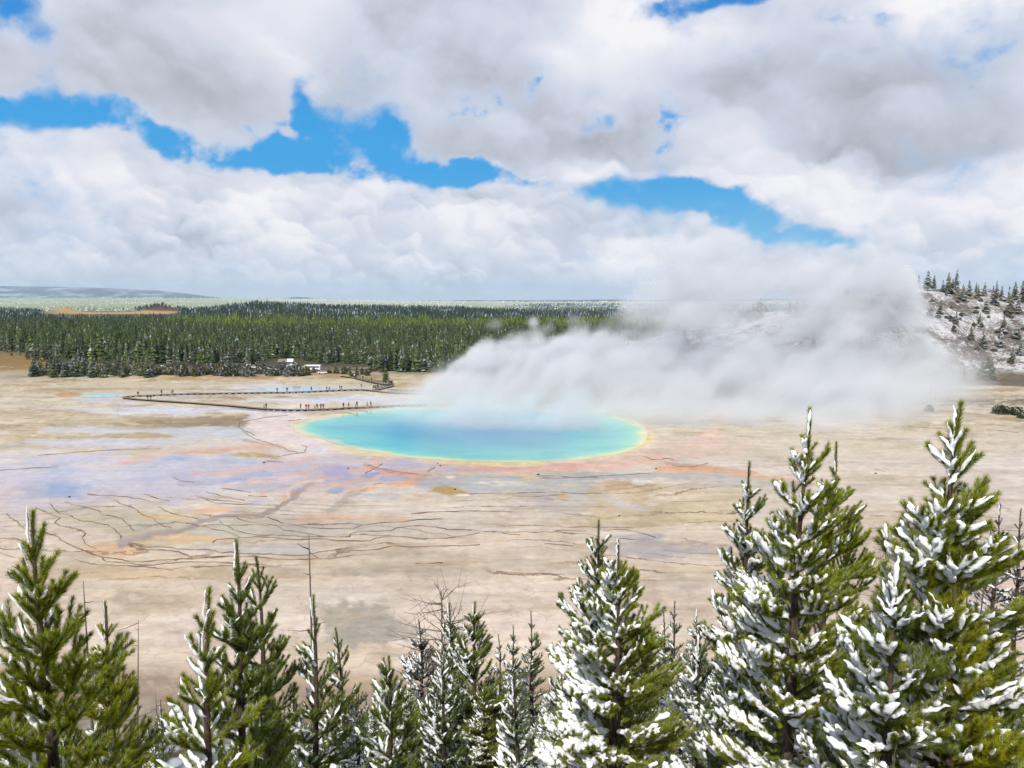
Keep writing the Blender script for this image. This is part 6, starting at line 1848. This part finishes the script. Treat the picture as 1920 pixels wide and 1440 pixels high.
def build_vehicles():
    glass, _, _ = material('dark_glass', (.02, .025, .03), .08, .5)
    tyre, _, _ = material('tyre_rubber', (.02, .02, .02), .8, .2)
    lamp, _, _ = material('lamp_glass', (.6, .6, .58), .1, .5)
    trim, _, _ = material('dark_trim', (.03, .03, .032), .6, .3)

    def loft(sec, mat, name, root):
        """sections (x, half width, z bottom, z top, half width at the top)"""
        V = []; Fq = []
        for x, w, z0, z1, wt in sec:
            V += [(x, -w, z0), (x, w, z0), (x, w, (z0 + z1) * .55), (x, wt, z1), (x, -wt, z1), (x, -w, (z0 + z1) * .55)]
        n = 6
        for i in range(len(sec) - 1):
            for j in range(n):
                k = (j + 1) % n
                Fq.append((i * n + j, i * n + k, (i + 1) * n + k, (i + 1) * n + j))
        me = bpy.data.meshes.new(name)
        e = len(sec) - 1
        me.from_pydata(V, [], Fq + [tuple(range(n))[::-1], tuple(e * n + j for j in range(n))])
        me.materials.append(mat)
        o = bpy.data.objects.new(name, me); COL.objects.link(o); o.parent = root
        md = o.modifiers.new('edge', 'BEVEL'); md.width = .05; md.segments = 2
        return o

    def wheels(root, xs, w, r):
        s = Soup(); an = np.linspace(0, 2 * math.pi, 17)[:-1]
        for xw in xs:
            for sy in (-1, 1):
                s = Soup(); s.tube([(xw, sy * w - .11, r), (xw, sy * w + .11, r)], r, 16)
                o = s.build('wheel', tyre, root)

    def car(paint, L=4.6, suv=False):
        r = empty('parked_car')
        h = .25 if suv else 0
        loft([(-L / 2, .80, .38, .72 + h, .72), (-L * .46, .87, .30, .92 + h, .80), (-L * .2, .90, .28, .96 + h, .84), (L * .18, .90, .28, .98 + h, .84), (L * .40, .87, .30, .86 + h * .6, .78), (L / 2, .76, .40, .68 + h * .5, .66)], paint, 'body', r)
        x0 = -L * .46 if suv else -L * .38
        loft([(x0, .74, .90 + h, .93 + h, .72), (x0 + .35, .78, .92 + h, 1.40 + h, .62), (L * .02, .80, .92 + h, 1.46 + h, .64), (L * .12, .79, .92 + h, 1.36 + h, .62), (L * .27, .76, .93 + h, .97 + h, .72)], glass, 'windows', r)
        s = Soup(); s.box((-L * .12, 0, 1.455 + h), (L * .30, 1.16, .05), taper=.92); s.build('roof', paint, r)
        wheels(r, (-L * .30, L * .31), .80, .33 + h * .2)
        for sy in (-1, 1):
            s = Soup(); s.box((L * .485, sy * .55, .66 + h * .6), (.10, .30, .14)); s.build('headlight', lamp, r)
        return r

    def coach(paint, L, H, name, W=1.2):
        r = empty(name)
        loft([(-L / 2, W * .97, .45, H, W * .88), (-L * .48, W, .40, H + .08, W * .92), (L * .44, W, .40, H + .06, W * .92), (L * .49, W * .97, .42, H * .72, W * .9), (L / 2, W * .92, .50, H * .50, W * .85)], paint, 'body', r)
        for sy in (-1, 1):
            s = Soup(); s.box((-L * .03, sy * (W + .006), H * .66), (L * .84, .03, H * .24)); s.build('windows', glass, r)
        s = Soup(); s.box((L * .497, 0, H * .60), (.06, W * 1.6, H * .24)); s.build('windscreen', glass, r)
        wheels(r, (-L * .30, L * .33), W - .1, .45)
        for sy in (-1, 1):
            s = Soup(); s.box((L * .505, sy * W * .7, .8), (.06, .28, .2)); s.build('headlight', lamp, r)
        return r
    white = material('white_paint', (.80, .80, .80), .3, .5)[0]; silver = material('silver_paint', (.50, .52, .55), .3, .5)[0]; blue = material('pale_blue_paint', (.40, .48, .58), .3, .5)[0]; black = material('black_paint', (.025, .028, .035), .3, .5)[0]; red = material('dark_paint', (.05, .055, .07), .3, .5)[0]

    def put(o, px, py, rz, label, cat, grp='vehicles parked at the forest edge'):
        x, y = G(px, py); o.location = (x, y, 0); o.rotation_euler = (0, 0, rz); tag(o, label, cat, grp)
    put(coach(white, 8.8, 2.9, 'shuttle_bus'), 586, 694.5, 3.1, 'long white bus with a dark window band at the forest edge', 'bus')
    put(car(white), 605, 700.5, .1, 'white car alone in front of the right end of the bus', 'car')
    put(car(white, 5.4, True), 566, 694, 2.9, 'white van-like car close to the left end of the bus, half behind bushes', 'car')
    put(coach(white, 6.6, 2.7, 'camper_van'), 546, 692, .15, 'white camper van in the parking row, left of the bus', 'camper van')
    put(car(blue), 509.5, 696.5, .05, 'pale blue white car nearest the willow bushes', 'car')
    put(car(silver), 497, 692.5, .1, 'silver car at the left of the parked row, behind the pale blue one', 'car')
    put(car(black, 4.8, True), 503, 689.5, .0, 'black car behind the silver one in the parked row', 'car')
    put(car(red), 521, 690.5, .1, 'dark car in the middle of the parked row', 'car')
    put(car(white), 532, 693, .0, 'white car in the middle of the parked row, left of the camper van', 'car')
    put(car(white, 5.6, True), 476, 691, -.9, 'white car parked askew at the left end, pointing to the flats', 'car')
    # a hut with a tan roof and a white roofed one among the trees
    wallm = material('brown_boards', (.10, .07, .05), .9, .1)[0]; tan = material('tan_roof', (.24, .175, .15), .8, .2)[0]; snowm = material('snowy_roof', (.62, .64, .67), .7, .2)[0]; doorm = material('dark_door', (.03, .025, .02), .8, .2)[0]
    for px, py, w, rm, lb in ((527.5, 689.2, 4.0, tan, 'small hut with a tan gable roof behind the parked cars'), (542, 689, 3.2, snowm, 'small hut with a snow white roof right behind the tan roofed one')):
        x, y = G(px, py); r = empty('parking_hut', (x, y + 3, 0)); tag(r, lb, 'hut', 'huts at the parking area')
        s = Soup(); s.box((0, 0, 1.5), (w, 3.6, 3.0)); s.build('wall', wallm, r)
        V = [(-w * .6, -2.3, 2.9), (w * .6, -2.3, 2.9), (w * .6, 2.3, 2.9), (-w * .6, 2.3, 2.9), (-w * .55, 0, 4.6), (w * .55, 0, 4.6)]
        mk('roof', V, [np.array([(0, 1, 5, 4), (2, 3, 4, 5), (3, 2, 1, 0)]), np.array([(1, 2, 5), (3, 0, 4)])], rm, r)
        s = Soup(); s.box((.6, -1.83, 1.05), (1.0, .08, 2.1)); s.build('door', doorm, r)
    # loose dark stones lying on the mats
    st = material('dark_stone', (.05, .045, .04), .9, .2)[0]
    g = np.random.default_rng(8)
    for px, py, r_, lb in ((495, 867.5, .42, 'dark stone on the blue lavender sheet left of the runoff'), (653, 878.5, .30, 'small dark stone in the purple runoff'), (826, 873.5, .28, 'small dark stone at the left end of the pink rim, nearer the pool'),
                           (821, 869.5, .24, 'tiny dark stone closest to the yellow rim'), (1009, 890, .40, 'dark stone at the head of the long dark cracks below the pool'), (853, 918, .32, 'dark stone on the ochre mound'),
                           (1230, 879, .35, 'dark stone on the orange band right of the pool'), (1642, 888, .32, 'dark stone alone on the right plain'), (130, 932, .30, 'dark stone at the edge of the blue sheet on the left'), (1161, 968, .3, 'dark stone on the tan plain left of the tall pines')):
        p = g.standard_normal((40, 3)); p /= np.linalg.norm(p, axis=1)[:, None]
        import bmesh
        bm = bmesh.new()
        for q in p * np.array((1.2, .9, .7)) * g.uniform(.75, 1.1, (40, 1)):
            bm.verts.new(q * r_ * .7)
        bmesh.ops.convex_hull(bm, input=bm.verts)
        me = bpy.data.meshes.new('stone'); bm.to_mesh(me); bm.free(); me.materials.append(st)
        o = bpy.data.objects.new('stone', me); COL.objects.link(o); x, y = G(px, py); o.location = (x, y, r_ * .22)
        tag(o, lb, 'stone', 'loose stones on the flats')
build_light()
build_sky()
build_ground()
build_rims()
build_water()
build_steam()
build_hills()
build_forest()
build_pines()
build_boardwalks()
build_people()
build_vehicles()
build_haze()
# ---------------------------------------------------------------- render settings
SC.render.engine = 'CYCLES'
vs = SC.view_settings
SC.display_settings.display_device = 'sRGB'
vs.view_transform = 'Standard'; vs.look = 'None'; vs.exposure = 0.0; vs.gamma = 1.0
cy = SC.cycles
cy.max_bounces = 6; cy.diffuse_bounces = 4; cy.glossy_bounces = 2; cy.transmission_bounces = 2
cy.volume_bounces = 3; cy.transparent_max_bounces = 4
cy.caustics_reflective = False; cy.caustics_refractive = False
cy.use_denoising = True
cy.denoising_prefilter = 'FAST'
try:
    cy.denoiser = 'OPENIMAGEDENOISE'
except Exception:
    pass
cy.use_adaptive_sampling = False
cy.sample_clamp_indirect = 6.0
